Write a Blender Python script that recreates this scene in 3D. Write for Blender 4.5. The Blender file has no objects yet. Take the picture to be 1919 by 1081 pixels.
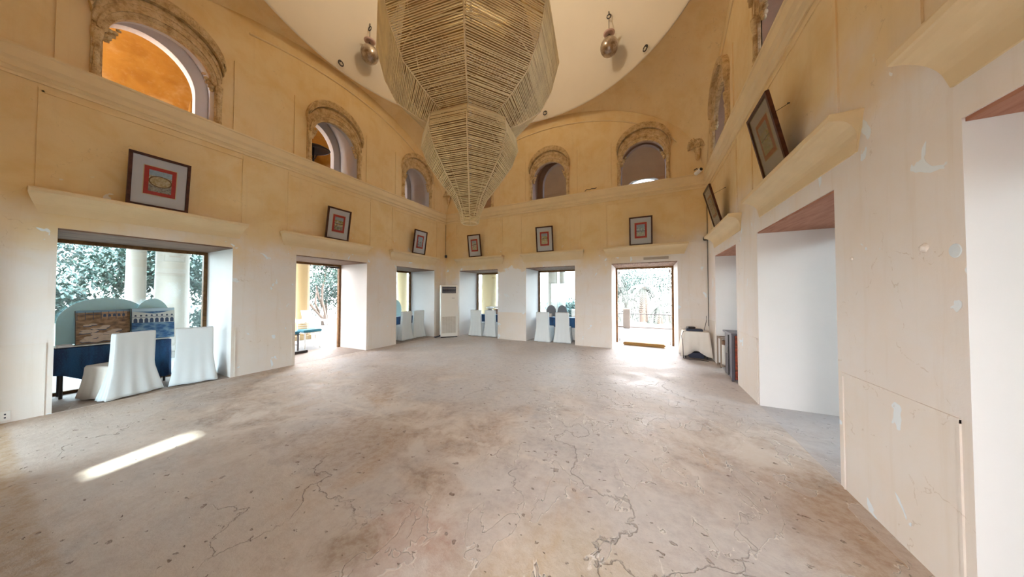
import bpy, bmesh, math, random
from mathutils import Vector, Matrix
random.seed(7)
PI = math.pi
sc = bpy.context.scene
C = sc.collection
W = 8.34            # the hall is square: x 0..W, y 0..-W
TH = 1.30           # wall thickness
HC = 4.60           # cornice top
# ---------------------------------------------------------------- helpers
def link(name, me, mat=None, parent=None, kind=None):
    o = bpy.data.objects.new(name, me); C.objects.link(o)
    if mat is not None:
        for m in (mat if isinstance(mat, (list, tuple)) else [mat]): me.materials.append(m)
    if parent is not None: o.parent = parent
    if kind: o['kind'] = kind
    return o
def build(name, bm, mat, parent=None, kind=None, smooth=False):
    me = bpy.data.meshes.new(name)
    bmesh.ops.recalc_face_normals(bm, faces=bm.faces)
    bm.to_mesh(me); bm.free()
    if smooth:
        for p in me.polygons: p.use_smooth = True
    return link(name, me, mat, parent, kind)
def thing(name, label, cat, loc=(0, 0, 0), rz=0, group=None):
    o = bpy.data.objects.new(name, None); C.objects.link(o)
    o.location = loc; o.rotation_euler = (0, 0, rz); o.empty_display_size = .1
    o['label'] = label; o['category'] = cat
    if group: o['group'] = group
    return o
def tag(o, label, cat, group=None):
    o['label'] = label; o['category'] = cat
    if group: o['group'] = group
    return o
def structure_root(name, loc=(0, 0, 0), rz=0):
    o = bpy.data.objects.new(name, None); C.objects.link(o); o.location = loc
    o.rotation_euler = (0, 0, rz); o['kind'] = 'structure'; o.empty_display_size = .1
    return o
def dup(root, loc, rz, label=None):
    r = root.copy(); C.objects.link(r); r.location = loc; r.rotation_euler = (0, 0, rz)
    if label: r['label'] = label
    for ch in list(root.children):
        c = ch.copy(); C.objects.link(c); c.parent = r
        for g in list(ch.children):
            d = g.copy(); C.objects.link(d); d.parent = c
    return r
def box(bm, x0, x1, y0, y1, z0, z1, M=None, mi=0):
    vs = [bm.verts.new((x, y, z)) for x in (x0, x1) for y in (y0, y1) for z in (z0, z1)]
    if M is not None:
        for v in vs: v.co = M @ v.co
    fs = []
    for f in ((0, 1, 3, 2), (4, 6, 7, 5), (0, 4, 5, 1), (2, 3, 7, 6), (0, 2, 6, 4), (1, 5, 7, 3)):
        fc = bm.faces.new([vs[i] for i in f]); fc.material_index = mi; fs.append(fc)
    return vs, fs
def bbox(x0, x1, y0, y1, z0, z1, bev=.01, seg=2):
    bm = bmesh.new(); box(bm, x0, x1, y0, y1, z0, z1)
    bmesh.ops.recalc_face_normals(bm, faces=bm.faces)
    if bev: bmesh.ops.bevel(bm, geom=bm.edges[:], offset=bev, segments=seg, affect='EDGES')
    return bm
def tube(bm, pts, r, n=8, closed=False, cap=True):
    pts = [Vector(p) for p in pts]; N = len(pts); rings = []
    up = Vector((0, 0, 1))
    for i, p in enumerate(pts):
        a = pts[(i - 1) % N] if (closed or i > 0) else p
        b = pts[(i + 1) % N] if (closed or i < N - 1) else p
        d = (b - a).normalized()
        u = up if abs(d.dot(up)) < .95 else Vector((1, 0, 0))
        s = d.cross(u).normalized(); t = s.cross(d).normalized()
        rr = r[i] if isinstance(r, (list, tuple)) else r
        rings.append([bm.verts.new(p + (s * math.cos(2 * PI * k / n) + t * math.sin(2 * PI * k / n)) * rr) for k in range(n)])
    for i in range(N if closed else N - 1):
        A, B = rings[i], rings[(i + 1) % N]
        for k in range(n): bm.faces.new((A[k], A[(k + 1) % n], B[(k + 1) % n], B[k]))
    if cap and not closed and n > 2:
        bm.faces.new(rings[0]); bm.faces.new(rings[-1])
def lathe(bm, prof, n=32, c=(0, 0), cap=True, a0=0):
    rings = []
    for r, z in prof:
        rings.append([bm.verts.new((c[0] + r * math.cos(a0 + 2 * PI * k / n), c[1] + r * math.sin(a0 + 2 * PI * k / n), z)) for k in range(n)])
    for A, B in zip(rings, rings[1:]):
        for k in range(n): bm.faces.new((A[k], A[(k + 1) % n], B[(k + 1) % n], B[k]))
    if cap: bm.faces.new(rings[0]); bm.faces.new(rings[-1])
def prism(bm, poly, d0, d1, fn):
    """poly of (u, v), pushed from depth d0 to d1, mapped by fn(u, v, d)"""
    A = [bm.verts.new(fn(u, v, d0)) for u, v in poly]; B = [bm.verts.new(fn(u, v, d1)) for u, v in poly]
    n = len(poly)
    for k in range(n): bm.faces.new((A[k], A[(k + 1) % n], B[(k + 1) % n], B[k]))
    bm.faces.new(A); bm.faces.new(B)
# ---------------------------------------------------------------- materials
def newmat(name):
    m = bpy.data.materials.new(name); m.use_nodes = True
    nt = m.node_tree; b = nt.nodes['Principled BSDF']
    return m, nt, b
def N(nt, t, **kw):
    n = nt.nodes.new(t)
    for k, v in kw.items(): setattr(n, k, v)
    return n
def ramp(nt, fac, stops, interp='LINEAR'):
    r = nt.nodes.new('ShaderNodeValToRGB'); r.color_ramp.interpolation = interp
    e = r.color_ramp.elements
    e[0].position, e[0].color = stops[0][0], (*stops[0][1], 1) if len(stops[0][1]) == 3 else stops[0][1]
    e[1].position, e[1].color = stops[1][0], (*stops[1][1], 1)
    for p, c in stops[2:]:
        x = e.new(p); x.color = (*c, 1)
    nt.links.new(fac, r.inputs[0]); return r.outputs[0]
def mixc(nt, f, a, b, mode='MIX'):
    m = nt.nodes.new('ShaderNodeMix'); m.data_type = 'RGBA'; m.blend_type = mode
    for s, v in ((0, f), (6, a), (7, b)):
        if isinstance(v, bpy.types.NodeSocket): nt.links.new(v, m.inputs[s])
        elif s == 0: m.inputs[0].default_value = v
        else: m.inputs[s].default_value = (*v, 1)
    return m.outputs[2]
def math_(nt, op, a, b=None, c=None, clamp=False):
    m = nt.nodes.new('ShaderNodeMath'); m.operation = op; m.use_clamp = clamp
    for i, v in enumerate((a, b, c)):
        if v is None: continue
        if isinstance(v, bpy.types.NodeSocket): nt.links.new(v, m.inputs[i])
        else: m.inputs[i].default_value = v
    return m.outputs[0]
def smooth(nt, x, lo, hi):
    m = nt.nodes.new('ShaderNodeMapRange'); m.interpolation_type = 'SMOOTHSTEP'
    nt.links.new(x, m.inputs[0]); m.inputs[1].default_value = lo; m.inputs[2].default_value = hi
    return m.outputs[0]
def pos(nt, obj=True):
    t = nt.nodes.new('ShaderNodeTexCoord') if obj else nt.nodes.new('ShaderNodeNewGeometry')
    return t.outputs['Object'] if obj else t.outputs['Position']
def mapping(nt, v, scale=(1, 1, 1), loc=(0, 0, 0), rot=(0, 0, 0)):
    m = nt.nodes.new('ShaderNodeMapping'); nt.links.new(v, m.inputs[0])
    m.inputs['Scale'].default_value = scale; m.inputs['Location'].default_value = loc; m.inputs['Rotation'].default_value = rot
    return m.outputs[0]
def noise(nt, v, s, det=4, rough=.55, dist=0):
    n = nt.nodes.new('ShaderNodeTexNoise'); nt.links.new(v, n.inputs['Vector'])
    n.inputs['Scale'].default_value = s; n.inputs['Detail'].default_value = det
    n.inputs['Roughness'].default_value = rough; n.inputs['Distortion'].default_value = dist
    return n.outputs['Fac']
def bump(nt, b, h, strength=.3, dist=.01):
    n = nt.nodes.new('ShaderNodeBump'); nt.links.new(h, n.inputs['Height'])
    n.inputs['Strength'].default_value = strength; n.inputs['Distance'].default_value = dist
    nt.links.new(n.outputs[0], b.inputs['Normal'])
def plain(name, col, rough=.6, metal=0, var=.12, scale=6, spec=None):
    m, nt, b = newmat(name)
    f = noise(nt, pos(nt), scale, 5)
    c = mixc(nt, f, tuple(x * (1 - var) for x in col), tuple(min(1, x * (1 + var)) for x in col))
    nt.links.new(c, b.inputs['Base Color'])
    b.inputs['Roughness'].default_value = rough; b.inputs['Metallic'].default_value = metal
    if spec is not None: b.inputs['Specular IOR Level'].default_value = spec
    return m
def sepxyz(nt, v):
    s = nt.nodes.new('ShaderNodeSeparateXYZ'); nt.links.new(v, s.inputs[0]); return s.outputs

OCHRE = (.77, .60, .335); OCHRE2 = (.71, .49, .205); PALE = (.80, .75, .71); PALE2 = (.80, .775, .76)
def wall_mat(name, up=(OCHRE, OCHRE2), low=(PALE, PALE2), z0=1.9, z1=3.1):
    m, nt, b = newmat(name)
    g = nt.nodes.new('ShaderNodeNewGeometry'); P = g.outputs['Position']; z = sepxyz(nt, P)[2]
    big = noise(nt, P, .7, 5, .6); mid = noise(nt, P, 2.3, 6, .6, .4); fine = noise(nt, P, 14, 6, .7)
    stre = noise(nt, mapping(nt, P, (5, 5, .35)), 2.2, 4, .6)
    upc = mixc(nt, math_(nt, 'MULTIPLY', smooth(nt, mid, .36, .72), .7), up[0], up[1])
    upc = mixc(nt, smooth(nt, big, .5, .75), upc, (.78, .60, .34))
    loc = mixc(nt, smooth(nt, mid, .35, .65), low[0], low[1])
    loc = mixc(nt, math_(nt, 'MULTIPLY', smooth(nt, big, .5, .7), .35), loc, (.78, .68, .56))
    zz = math_(nt, 'ADD', z, math_(nt, 'MULTIPLY', math_(nt, 'SUBTRACT', big, .5), -2.2))
    zz = math_(nt, 'ADD', zz, math_(nt, 'MULTIPLY', math_(nt, 'SUBTRACT', mid, .5), -.9))
    zz = math_(nt, 'ADD', zz, math_(nt, 'MULTIPLY', smooth(nt, sepxyz(nt, P)[0], 5.5, 8.3), -.55))
    c = mixc(nt, smooth(nt, zz, z0, z1), loc, upc)
    c = mixc(nt, math_(nt, 'MULTIPLY', smooth(nt, stre, .52, .74), .14), c, (.55, .40, .22))
    X_, Y_ = sepxyz(nt, P)[0], sepxyz(nt, P)[1]
    dado = math_(nt, 'MULTIPLY', smooth(nt, math_(nt, 'MULTIPLY', z, -1), -.935, -.92), .22)
    c = mixc(nt, dado, c, (.80, .72, .62))
    # newer bluish white plaster on the pier between the two back recesses
    pw = math_(nt, 'ADD', z, math_(nt, 'MULTIPLY', math_(nt, 'SUBTRACT', mid, .5), .9))
    pp = math_(nt, 'MULTIPLY', math_(nt, 'GREATER_THAN', X_, 2.31), math_(nt, 'LESS_THAN', X_, 3.36))
    pp = math_(nt, 'MULTIPLY', pp, math_(nt, 'MULTIPLY', math_(nt, 'GREATER_THAN', Y_, -.03), math_(nt, 'GREATER_THAN', z, .93)))
    pp = math_(nt, 'MULTIPLY', pp, math_(nt, 'SUBTRACT', 1.0, smooth(nt, pw, 2.38, 2.44)))
    c = mixc(nt, math_(nt, 'MULTIPLY', pp, .9), c, (.80, .84, .88))
    # chipped paint showing bluish white plaster, only in the lower half
    ch = noise(nt, P, 3.6, 3, .5, .6); chm = smooth(nt, ch, .672, .682)
    chm = math_(nt, 'MULTIPLY', chm, smooth(nt, math_(nt, 'MULTIPLY', z, -1), -3.4, -2.6))
    c = mixc(nt, chm, c, (.80, .87, .92))
    # thin hairline cracks
    v = nt.nodes.new('ShaderNodeTexVoronoi'); v.feature = 'DISTANCE_TO_EDGE'
    vm = nt.nodes.new('ShaderNodeVectorMath'); vm.operation = 'ADD'
    nz = nt.nodes.new('ShaderNodeTexNoise'); nz.inputs['Scale'].default_value = 2.; nz.inputs['Detail'].default_value = 5
    nt.links.new(P, nz.inputs['Vector']); nt.links.new(P, vm.inputs[0]); nt.links.new(nz.outputs['Color'], vm.inputs[1])
    nt.links.new(vm.outputs[0], v.inputs['Vector']); v.inputs['Scale'].default_value = .55
    cr = math_(nt, 'MULTIPLY', math_(nt, 'LESS_THAN', v.outputs['Distance'], .0022), smooth(nt, fine, .5, .56))
    c = mixc(nt, math_(nt, 'MULTIPLY', cr, .28), c, (.42, .30, .18))
    nt.links.new(c, b.inputs['Base Color']); b.inputs['Roughness'].default_value = .78
    b.inputs['Specular IOR Level'].default_value = .25
    h = math_(nt, 'ADD', math_(nt, 'MULTIPLY', fine, .35), math_(nt, 'ADD', math_(nt, 'MULTIPLY', mid, .8), math_(nt, 'MULTIPLY', chm, -.5)))
    bump(nt, b, h, .25, .02)
    return m
M_wall = wall_mat('lime_wash_wall')
M_reveal = plain('white_plaster', (.80, .765, .745), .75, var=.05, scale=2, spec=.2)
M_dome = plain('dome_plaster', (.68, .61, .50), .8, var=.05, scale=1.2, spec=.15)
M_cream = plain('cream_moulding', (.76, .60, .35), .65, var=.10, scale=3, spec=.25)
M_shelf = plain('cream_shelf', (.76, .61, .38), .65, var=.10, scale=2.5, spec=.25)
M_galL = wall_mat('gallery_orange', ((.36, .175, .025), (.26, .11, .012)), ((.36, .175, .025), (.26, .11, .012)))
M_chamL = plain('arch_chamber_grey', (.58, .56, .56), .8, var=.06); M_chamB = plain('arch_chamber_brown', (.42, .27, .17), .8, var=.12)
M_galB = plain('gallery_brown', (.46, .28, .16), .8, var=.2, scale=1.5)
M_galRim = plain('gallery_white', (.78, .76, .76), .7, var=.05)
def carved_mat():
    m, nt, b = newmat('carved_stone'); P = pos(nt, False)
    f = noise(nt, P, 9, 6, .65); f2 = noise(nt, P, 38, 4, .7)
    c = ramp(nt, f, [(.3, (.38, .23, .09)), (.5, (.64, .46, .23)), (.72, (.76, .60, .36))])
    c = mixc(nt, math_(nt, 'MULTIPLY', smooth(nt, f2, .52, .7), .6), c, (.26, .15, .06))
    nt.links.new(c, b.inputs['Base Color']); b.inputs['Roughness'].default_value = .85
    bump(nt, b, f2, .8, .02); return m
M_carved = carved_mat()
def wood(name, a, b_, scale=(1, 14, 14), rough=.5):
    m, nt, b = newmat(name); P = pos(nt); b.inputs['Specular IOR Level'].default_value = .18
    f = noise(nt, mapping(nt, P, scale), 2.5, 6, .6, .5)
    nt.links.new(ramp(nt, f, [(.3, a), (.7, b_)]), b.inputs['Base Color'])
    b.inputs['Roughness'].default_value = rough; bump(nt, b, f, .2, .005); return m
M_frame = wood('brown_frame_wood', (.10, .045, .015), (.24, .12, .045), (6, 6, 6))
M_pic = wood('dark_picture_wood', (.030, .010, .006), (.10, .035, .018), (5, 5, 5), .35)
M_lintel = wood('weathered_lintel', (.15, .085, .055), (.32, .21, .15), (9, 1.2, 9), .7)
M_lintelR = wood('red_lintel', (.34, .14, .085), (.48, .25, .17), (9, 1.2, 9), .7)
M_glass = None
def glass_mat(name, tint, gl=.08):
    m = bpy.data.materials.new(name); m.use_nodes = True; nt = m.node_tree; nt.nodes.clear()
    o = nt.nodes.new('ShaderNodeOutputMaterial'); t = nt.nodes.new('ShaderNodeBsdfTransparent'); g = nt.nodes.new('ShaderNodeBsdfGlossy')
    t.inputs[0].default_value = (*tint, 1); g.inputs['Roughness'].default_value = .02
    lw = nt.nodes.new('ShaderNodeLayerWeight'); lw.inputs[0].default_value = .25
    mx = nt.nodes.new('ShaderNodeMixShader')
    nt.links.new(math_(nt, 'MULTIPLY', math_(nt, 'ADD', lw.outputs['Fresnel'], gl), .8, clamp=True), mx.inputs[0])
    nt.links.new(t.outputs[0], mx.inputs[1]); nt.links.new(g.outputs[0], mx.inputs[2]); nt.links.new(mx.outputs[0], o.inputs[0])
    return m
M_glass = glass_mat('window_glass', (.82, .92, .955)); M_clear = glass_mat('clear_glass', (.98, .99, .99), -.02)
M_dusk = glass_mat('dusty_blue_glass', (.55, .66, .80), .05)
M_slip = plain('white_slipcover', (.74, .81, .85), .85, var=.03, scale=4, spec=.1)
M_slip_warm = plain('offwhite_cloth', (.80, .76, .70), .85, var=.05, scale=5, spec=.1)
M_linen = plain('table_linen', (.80, .80, .79), .85, var=.04, spec=.1)
def cloth_blue():
    m, nt, b = newmat('blue_cloth'); P = pos(nt)
    f = noise(nt, mapping(nt, P, (1, 1, .2)), 9, 3); f2 = noise(nt, P, 90, 2)
    c = mixc(nt, smooth(nt, f, .35, .65), (.005, .022, .085), (.010, .07, .19))
    c = mixc(nt, math_(nt, 'MULTIPLY', smooth(nt, f2, .5, .6), .3), c, (.02, .13, .25))
    nt.links.new(c, b.inputs['Base Color']); b.inputs['Roughness'].default_value = .7; return m
M_blue = cloth_blue()
M_black = plain('black_plastic', (.012, .013, .016), .4)
M_navy = plain('navy_plastic', (.008, .016, .05), .5)
M_white = plain('white_plastic', (.84, .84, .82), .4, var=.02)
M_metal = plain('grey_metal', (.42, .42, .42), .4, metal=.8)
M_iron = plain('dark_iron', (.06, .05, .05), .5, metal=.5)
M_ac = plain('cream_enamel', (.84, .82, .77), .4, var=.02)
M_grille = plain('grille_beige', (.50, .44, .38), .6)
M_mount = plain('picture_mount', (.74, .70, .69), .7, var=.03)
M_red = plain('red_border', (.56, .06, .045), .7, var=.2, scale=30)
M_mat = plain('coir_mat', (.30, .165, .045), .9, var=.3, scale=40)
M_col = plain('column_stone', (.36, .325, .29), .75, var=.05)
M_colY = plain('yellow_column', (.34, .25, .13), .75, var=.08)
M_terr = plain('terrace_stone', (.20, .205, .21), .6, var=.06, scale=2)
M_ground = plain('pale_ground', (.11, .13, .11), .9, var=.25, scale=1)
M_slate = plain('grey_blue_metal', (.085, .08, .10), .4, metal=.2, var=.3, scale=5)
M_rust = wood('rusty_red_wood', (.10, .05, .03), (.55, .10, .05), (3, 3, 9), .6)
M_teal = plain('teal_cushion', (.015, .15, .22), .7)
M_pinkglass = plain('pink_glass', (.62, .42, .38), .2)
M_silver = None
def mercury():
    m, nt, b = newmat('mercury_glass'); f = noise(nt, pos(nt), 7, 5, .6)
    nt.links.new(ramp(nt, f, [(.3, (.16, .10, .06)), (.7, (.62, .54, .46))]), b.inputs['Base Color'])
    b.inputs['Metallic'].default_value = .95; b.inputs['Roughness'].default_value = .28; return m
M_silver = mercury()
M_rope = plain('tan_cane', (.84, .66, .37), .75, var=.3, scale=4); M_ropeIn = plain('brown_inner_cane', (.40, .26, .12), .8, var=.35, scale=4)
M_ropeD = plain('tan_rib', (.82, .68, .42), .7, var=.15)
M_bark = plain('pale_bark', (.15, .12, .105), .9, var=.3, scale=4)
M_palmbark = plain('palm_bark', (.08, .062, .052), .9, var=.35, scale=9)
def leafmat(name, a, b2):
    m, nt, b = newmat(name); f = noise(nt, pos(nt, False), 3.5, 5)
    nt.links.new(ramp(nt, f, [(.3, a), (.7, b2)]), b.inputs['Base Color']); b.inputs['Roughness'].default_value = .6
    return m
M_leaf = leafmat('garden_leaf', (.02, .05, .045), (.06, .11, .095)); M_leaf2 = leafmat('pale_leaf', (.035, .07, .065), (.09, .135, .125))
M_palmleaf = leafmat('palm_frond', (.025, .035, .03), (.06, .07, .062))
# ---------------------------------------------------------------- floor
def floor_mat():
    m, nt, b = newmat('worn_cement_floor')
    g = nt.nodes.new('ShaderNodeNewGeometry'); P = g.outputs['Position']; x, y, z = sepxyz(nt, P)[:3]
    big = noise(nt, P, .55, 5, .6, .3); mid = noise(nt, P, 2.2, 7, .65, .5); fine = noise(nt, P, 13, 8, .7); grit = noise(nt, P, 90, 3, .6)
    c = ramp(nt, mid, [(.34, (.27, .185, .13)), (.47, (.46, .35, .275)), (.60, (.64, .545, .47))])
    c = mixc(nt, math_(nt, 'MULTIPLY', smooth(nt, big, .42, .58), .6), c, (.47, .44, .44))
    tan = noise(nt, mapping(nt, P, (1, 1, 1), (13, 4, 0)), .9, 5, .6, .8)
    c = mixc(nt, math_(nt, 'MULTIPLY', smooth(nt, tan, .54, .68), .6), c, (.46, .29, .16))
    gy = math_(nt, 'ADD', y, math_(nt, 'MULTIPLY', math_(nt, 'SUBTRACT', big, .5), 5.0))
    c = mixc(nt, math_(nt, 'MULTIPLY', smooth(nt, gy, -5.3, -3.6), .62), c, (.50, .47, .475))  # far floor greyed: reflected daylight put into the colour
    # paler screed repair near the front, with an irregular edge
    wob = math_(nt, 'MULTIPLY', math_(nt, 'SUBTRACT', noise(nt, P, 3.2, 4), .5), .45)
    e1 = math_(nt, 'SUBTRACT', -6.93, math_(nt, 'ADD', y, wob)); e2 = math_(nt, 'SUBTRACT', 5.35, math_(nt, 'ADD', x, wob))
    rep = math_(nt, 'MULTIPLY', smooth(nt, e1, -.02, .02), smooth(nt, e2, -.02, .02))
    c = mixc(nt, math_(nt, 'MULTIPLY', rep, .5), c, (.60, .50, .42))
    # pale joint line across the hall
    sy = math_(nt, 'ABSOLUTE', math_(nt, 'ADD', math_(nt, 'ADD', y, 5.86), math_(nt, 'MULTIPLY', wob, .25)))
    seam = math_(nt, 'MULTIPLY', smooth(nt, math_(nt, 'MULTIPLY', sy, -1), -.05, -.012), smooth(nt, fine, .40, .55))
    seam = math_(nt, 'MULTIPLY', seam, math_(nt, 'MULTIPLY', smooth(nt, x, 2.5, 3.1), smooth(nt, math_(nt, 'MULTIPLY', x, -1), -6.6, -5.9)))
    c = mixc(nt, math_(nt, 'MULTIPLY', seam, .6), c, (.66, .58, .50))
    # brown worn border beside the right wall, rusty stain
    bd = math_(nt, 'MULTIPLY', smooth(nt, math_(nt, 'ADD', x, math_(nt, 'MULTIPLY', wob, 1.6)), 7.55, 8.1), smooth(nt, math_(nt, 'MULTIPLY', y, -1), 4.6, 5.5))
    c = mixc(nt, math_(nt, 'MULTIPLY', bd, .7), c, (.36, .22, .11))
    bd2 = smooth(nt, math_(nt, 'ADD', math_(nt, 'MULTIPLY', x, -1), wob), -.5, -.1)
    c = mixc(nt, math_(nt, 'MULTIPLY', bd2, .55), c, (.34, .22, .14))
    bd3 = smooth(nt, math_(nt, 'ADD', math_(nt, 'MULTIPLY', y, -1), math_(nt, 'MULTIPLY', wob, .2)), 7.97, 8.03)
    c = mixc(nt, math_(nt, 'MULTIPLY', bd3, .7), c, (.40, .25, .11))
    def blob(cx, cy, r, col, a, c):
        d = nt.nodes.new('ShaderNodeVectorMath'); d.operation = 'DISTANCE'; nt.links.new(P, d.inputs[0]); d.inputs[1].default_value = (cx, cy, 0)
        f = smooth(nt, math_(nt, 'MULTIPLY', math_(nt, 'ADD', d.outputs['Value'], math_(nt, 'MULTIPLY', math_(nt, 'SUBTRACT', mid, .5), .9)), -1), -r, -r * .25)
        return mixc(nt, math_(nt, 'MULTIPLY', f, a), c, col)
    c = blob(5.55, -7.0, .42, (.50, .25, .16), .42, c)
    c = blob(5.35, -7.15, .22, (.30, .21, .14), .8, c)
    c = blob(4.2, -6.35, .8, (.37, .25, .16), .6, c)
    c = blob(2.8, -4.6, 1.1, (.38, .27, .20), .5, c)
    c = blob(6.6, -6.9, .8, (.56, .44, .28), .55, c)
    # flaked skin: raised islands with rim highlights put into the colour
    fl = noise(nt, mapping(nt, P, (1.7, 1, 1), rot=(0, 0, .7)), 2.1, 4, .5, .5)
    reg = math_(nt, 'MULTIPLY', smooth(nt, x, 4.9, 6.0), smooth(nt, math_(nt, 'MULTIPLY', y, -1), 3.2, 4.6))
    flm = math_(nt, 'MULTIPLY', smooth(nt, fl, .560, .568), reg)
    c = mixc(nt, math_(nt, 'MULTIPLY', flm, .55), c, (.50, .43, .39))
    rim = math_(nt, 'MULTIPLY', math_(nt, 'MULTIPLY', smooth(nt, fl, .549, .559), math_(nt, 'SUBTRACT', 1.0, smooth(nt, fl, .559, .572))), reg)
    c = mixc(nt, math_(nt, 'MULTIPLY', rim, .8), c, (.76, .69, .62))
    # small dark pits stretched along the trowel direction
    pit = noise(nt, mapping(nt, P, (1, 1.5, 1), rot=(0, 0, .35)), 11, 3, .5)
    pm = math_(nt, 'MULTIPLY', smooth(nt, math_(nt, 'ADD', pit, math_(nt, 'MULTIPLY', big, .12)), .735, .765), .7)
    c = mixc(nt, pm, c, (.17, .105, .07))
    # cracks
    v = nt.nodes.new('ShaderNodeTexVoronoi'); v.feature = 'DISTANCE_TO_EDGE'; v.inputs['Scale'].default_value = .62
    nz = nt.nodes.new('ShaderNodeTexNoise'); nz.inputs['Scale'].default_value = 2.4; nz.inputs['Detail'].default_value = 6; nt.links.new(P, nz.inputs['Vector'])
    ms = nt.nodes.new('ShaderNodeVectorMath'); ms.operation = 'SCALE'; nt.links.new(nz.outputs['Color'], ms.inputs[0]); ms.inputs['Scale'].default_value = .9
    va = nt.nodes.new('ShaderNodeVectorMath'); nt.links.new(P, va.inputs[0]); nt.links.new(ms.outputs[0], va.inputs[1]); nt.links.new(va.outputs[0], v.inputs['Vector'])
    cr = math_(nt, 'MULTIPLY', smooth(nt, math_(nt, 'MULTIPLY', v.outputs['Distance'], -1), -.006, -.001), smooth(nt, big, .52, .62))
    c = mixc(nt, math_(nt, 'MULTIPLY', cr, .5), c, (.20, .13, .09))
    c = mixc(nt, math_(nt, 'MULTIPLY', smooth(nt, fine, .35, .62), .38), c, (.66, .60, .54))
    # floor colour mixed darker in the side recesses
    c = mixc(nt, math_(nt, 'MULTIPLY', math_(nt, 'GREATER_THAN', x, 8.34), .5), c, (.42, .41, .43))
    c = mixc(nt, math_(nt, 'MULTIPLY', math_(nt, 'LESS_THAN', x, 0.0), .6), c, (.20, .15, .12))
    nt.links.new(c, b.inputs['Base Color'])
    r = math_(nt, 'ADD', .46, math_(nt, 'MULTIPLY', smooth(nt, mid, .3, .7), .22))
    nt.links.new(math_(nt, 'ADD', r, math_(nt, 'MULTIPLY', pm, .3)), b.inputs['Roughness'])
    b.inputs['Specular IOR Level'].default_value = .38
    h = math_(nt, 'ADD', math_(nt, 'MULTIPLY', fine, .35), math_(nt, 'ADD', math_(nt, 'MULTIPLY', grit, .06), math_(nt, 'MULTIPLY', mid, .5)))
    h = math_(nt, 'ADD', h, math_(nt, 'SUBTRACT', math_(nt, 'MULTIPLY', flm, 1.3), math_(nt, 'ADD', pm, math_(nt, 'MULTIPLY', cr, .8))))
    bump(nt, b, h, .9, .02)
    return m
bm = bmesh.new(); box(bm, -TH - .1, W + TH + .1, -W - TH - .1, TH + .1, -.3, 0)
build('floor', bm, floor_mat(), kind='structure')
# ---------------------------------------------------------------- walls
# a wall frame: u along the wall, d = distance into the room (negative = into the wall), z up
def FL(u, d, z): return Vector((d, -u, z))            # left wall: u = -y
def FB(u, d, z): return Vector((u, -d, z))            # back wall: u = x
def FR(u, d, z): return Vector((W - d, -u, z))        # right wall: u = -y
def FF(u, d, z): return Vector((u, -W + d, z))        # front wall
SIDES = {'left': FL, 'back': FB, 'right': FR, 'front': FF}
LOW = {'left': [(.62, 2.30), (3.30, 5.00), (6.03, 7.72)], 'back': [(.66, 2.30), (3.37, 4.99), (6.05, 7.68)],
       'right': [(.74, 2.33), (3.33, 5.08), (6.10, 7.75)], 'front': [(.30, 1.95), (2.62, 4.99), (6.05, 7.68)]}
UPC = [1.48, 4.18, 6.88]
LZ = 2.42; HW = .56; ZSP = 5.27; ZAP = 5.83; SILL = 4.42
def archpoly(c, hw, zb, zs, za, n=24):
    pts = [(c - hw, zb)]
    pts += [(c - hw * math.cos(PI * k / n), zs + (za - zs) * math.sin(PI * k / n)) for k in range(n + 1)]
    return pts + [(c + hw, zb)]
def ngonwall(F, holes, u0, u1, z0, z1, d, bmx, mi=0):
    """a flat face at depth d with holes, by triangle fill"""
    es = []
    def loop(pts):
        vs = [bmx.verts.new(F(u, d, z)) for u, z in pts]
        for i in range(len(vs)): es.append(bmx.edges.new((vs[i], vs[(i + 1) % len(vs)])))
    loop([(u0, z0), (u0, z1), (u1, z1), (u1, z0)])
    for hls in holes: loop(hls)
    r = bmesh.ops.triangle_fill(bmx, use_beauty=True, use_dissolve=False, edges=es)
    for f in r['geom']:
        if isinstance(f, bmesh.types.BMFace): f.material_index = mi
def strip(F, poly, d0, d1, bmx, mi=0, closed=True):
    A = [bmx.verts.new(F(u, d0, z)) for u, z in poly]; B = [bmx.verts.new(F(u, d1, z)) for u, z in poly]
    n = len(poly)
    for k in range(n if closed else n - 1):
        f = bmx.faces.new((A[k], A[(k + 1) % n], B[(k + 1) % n], B[k])); f.material_index = mi
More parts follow.
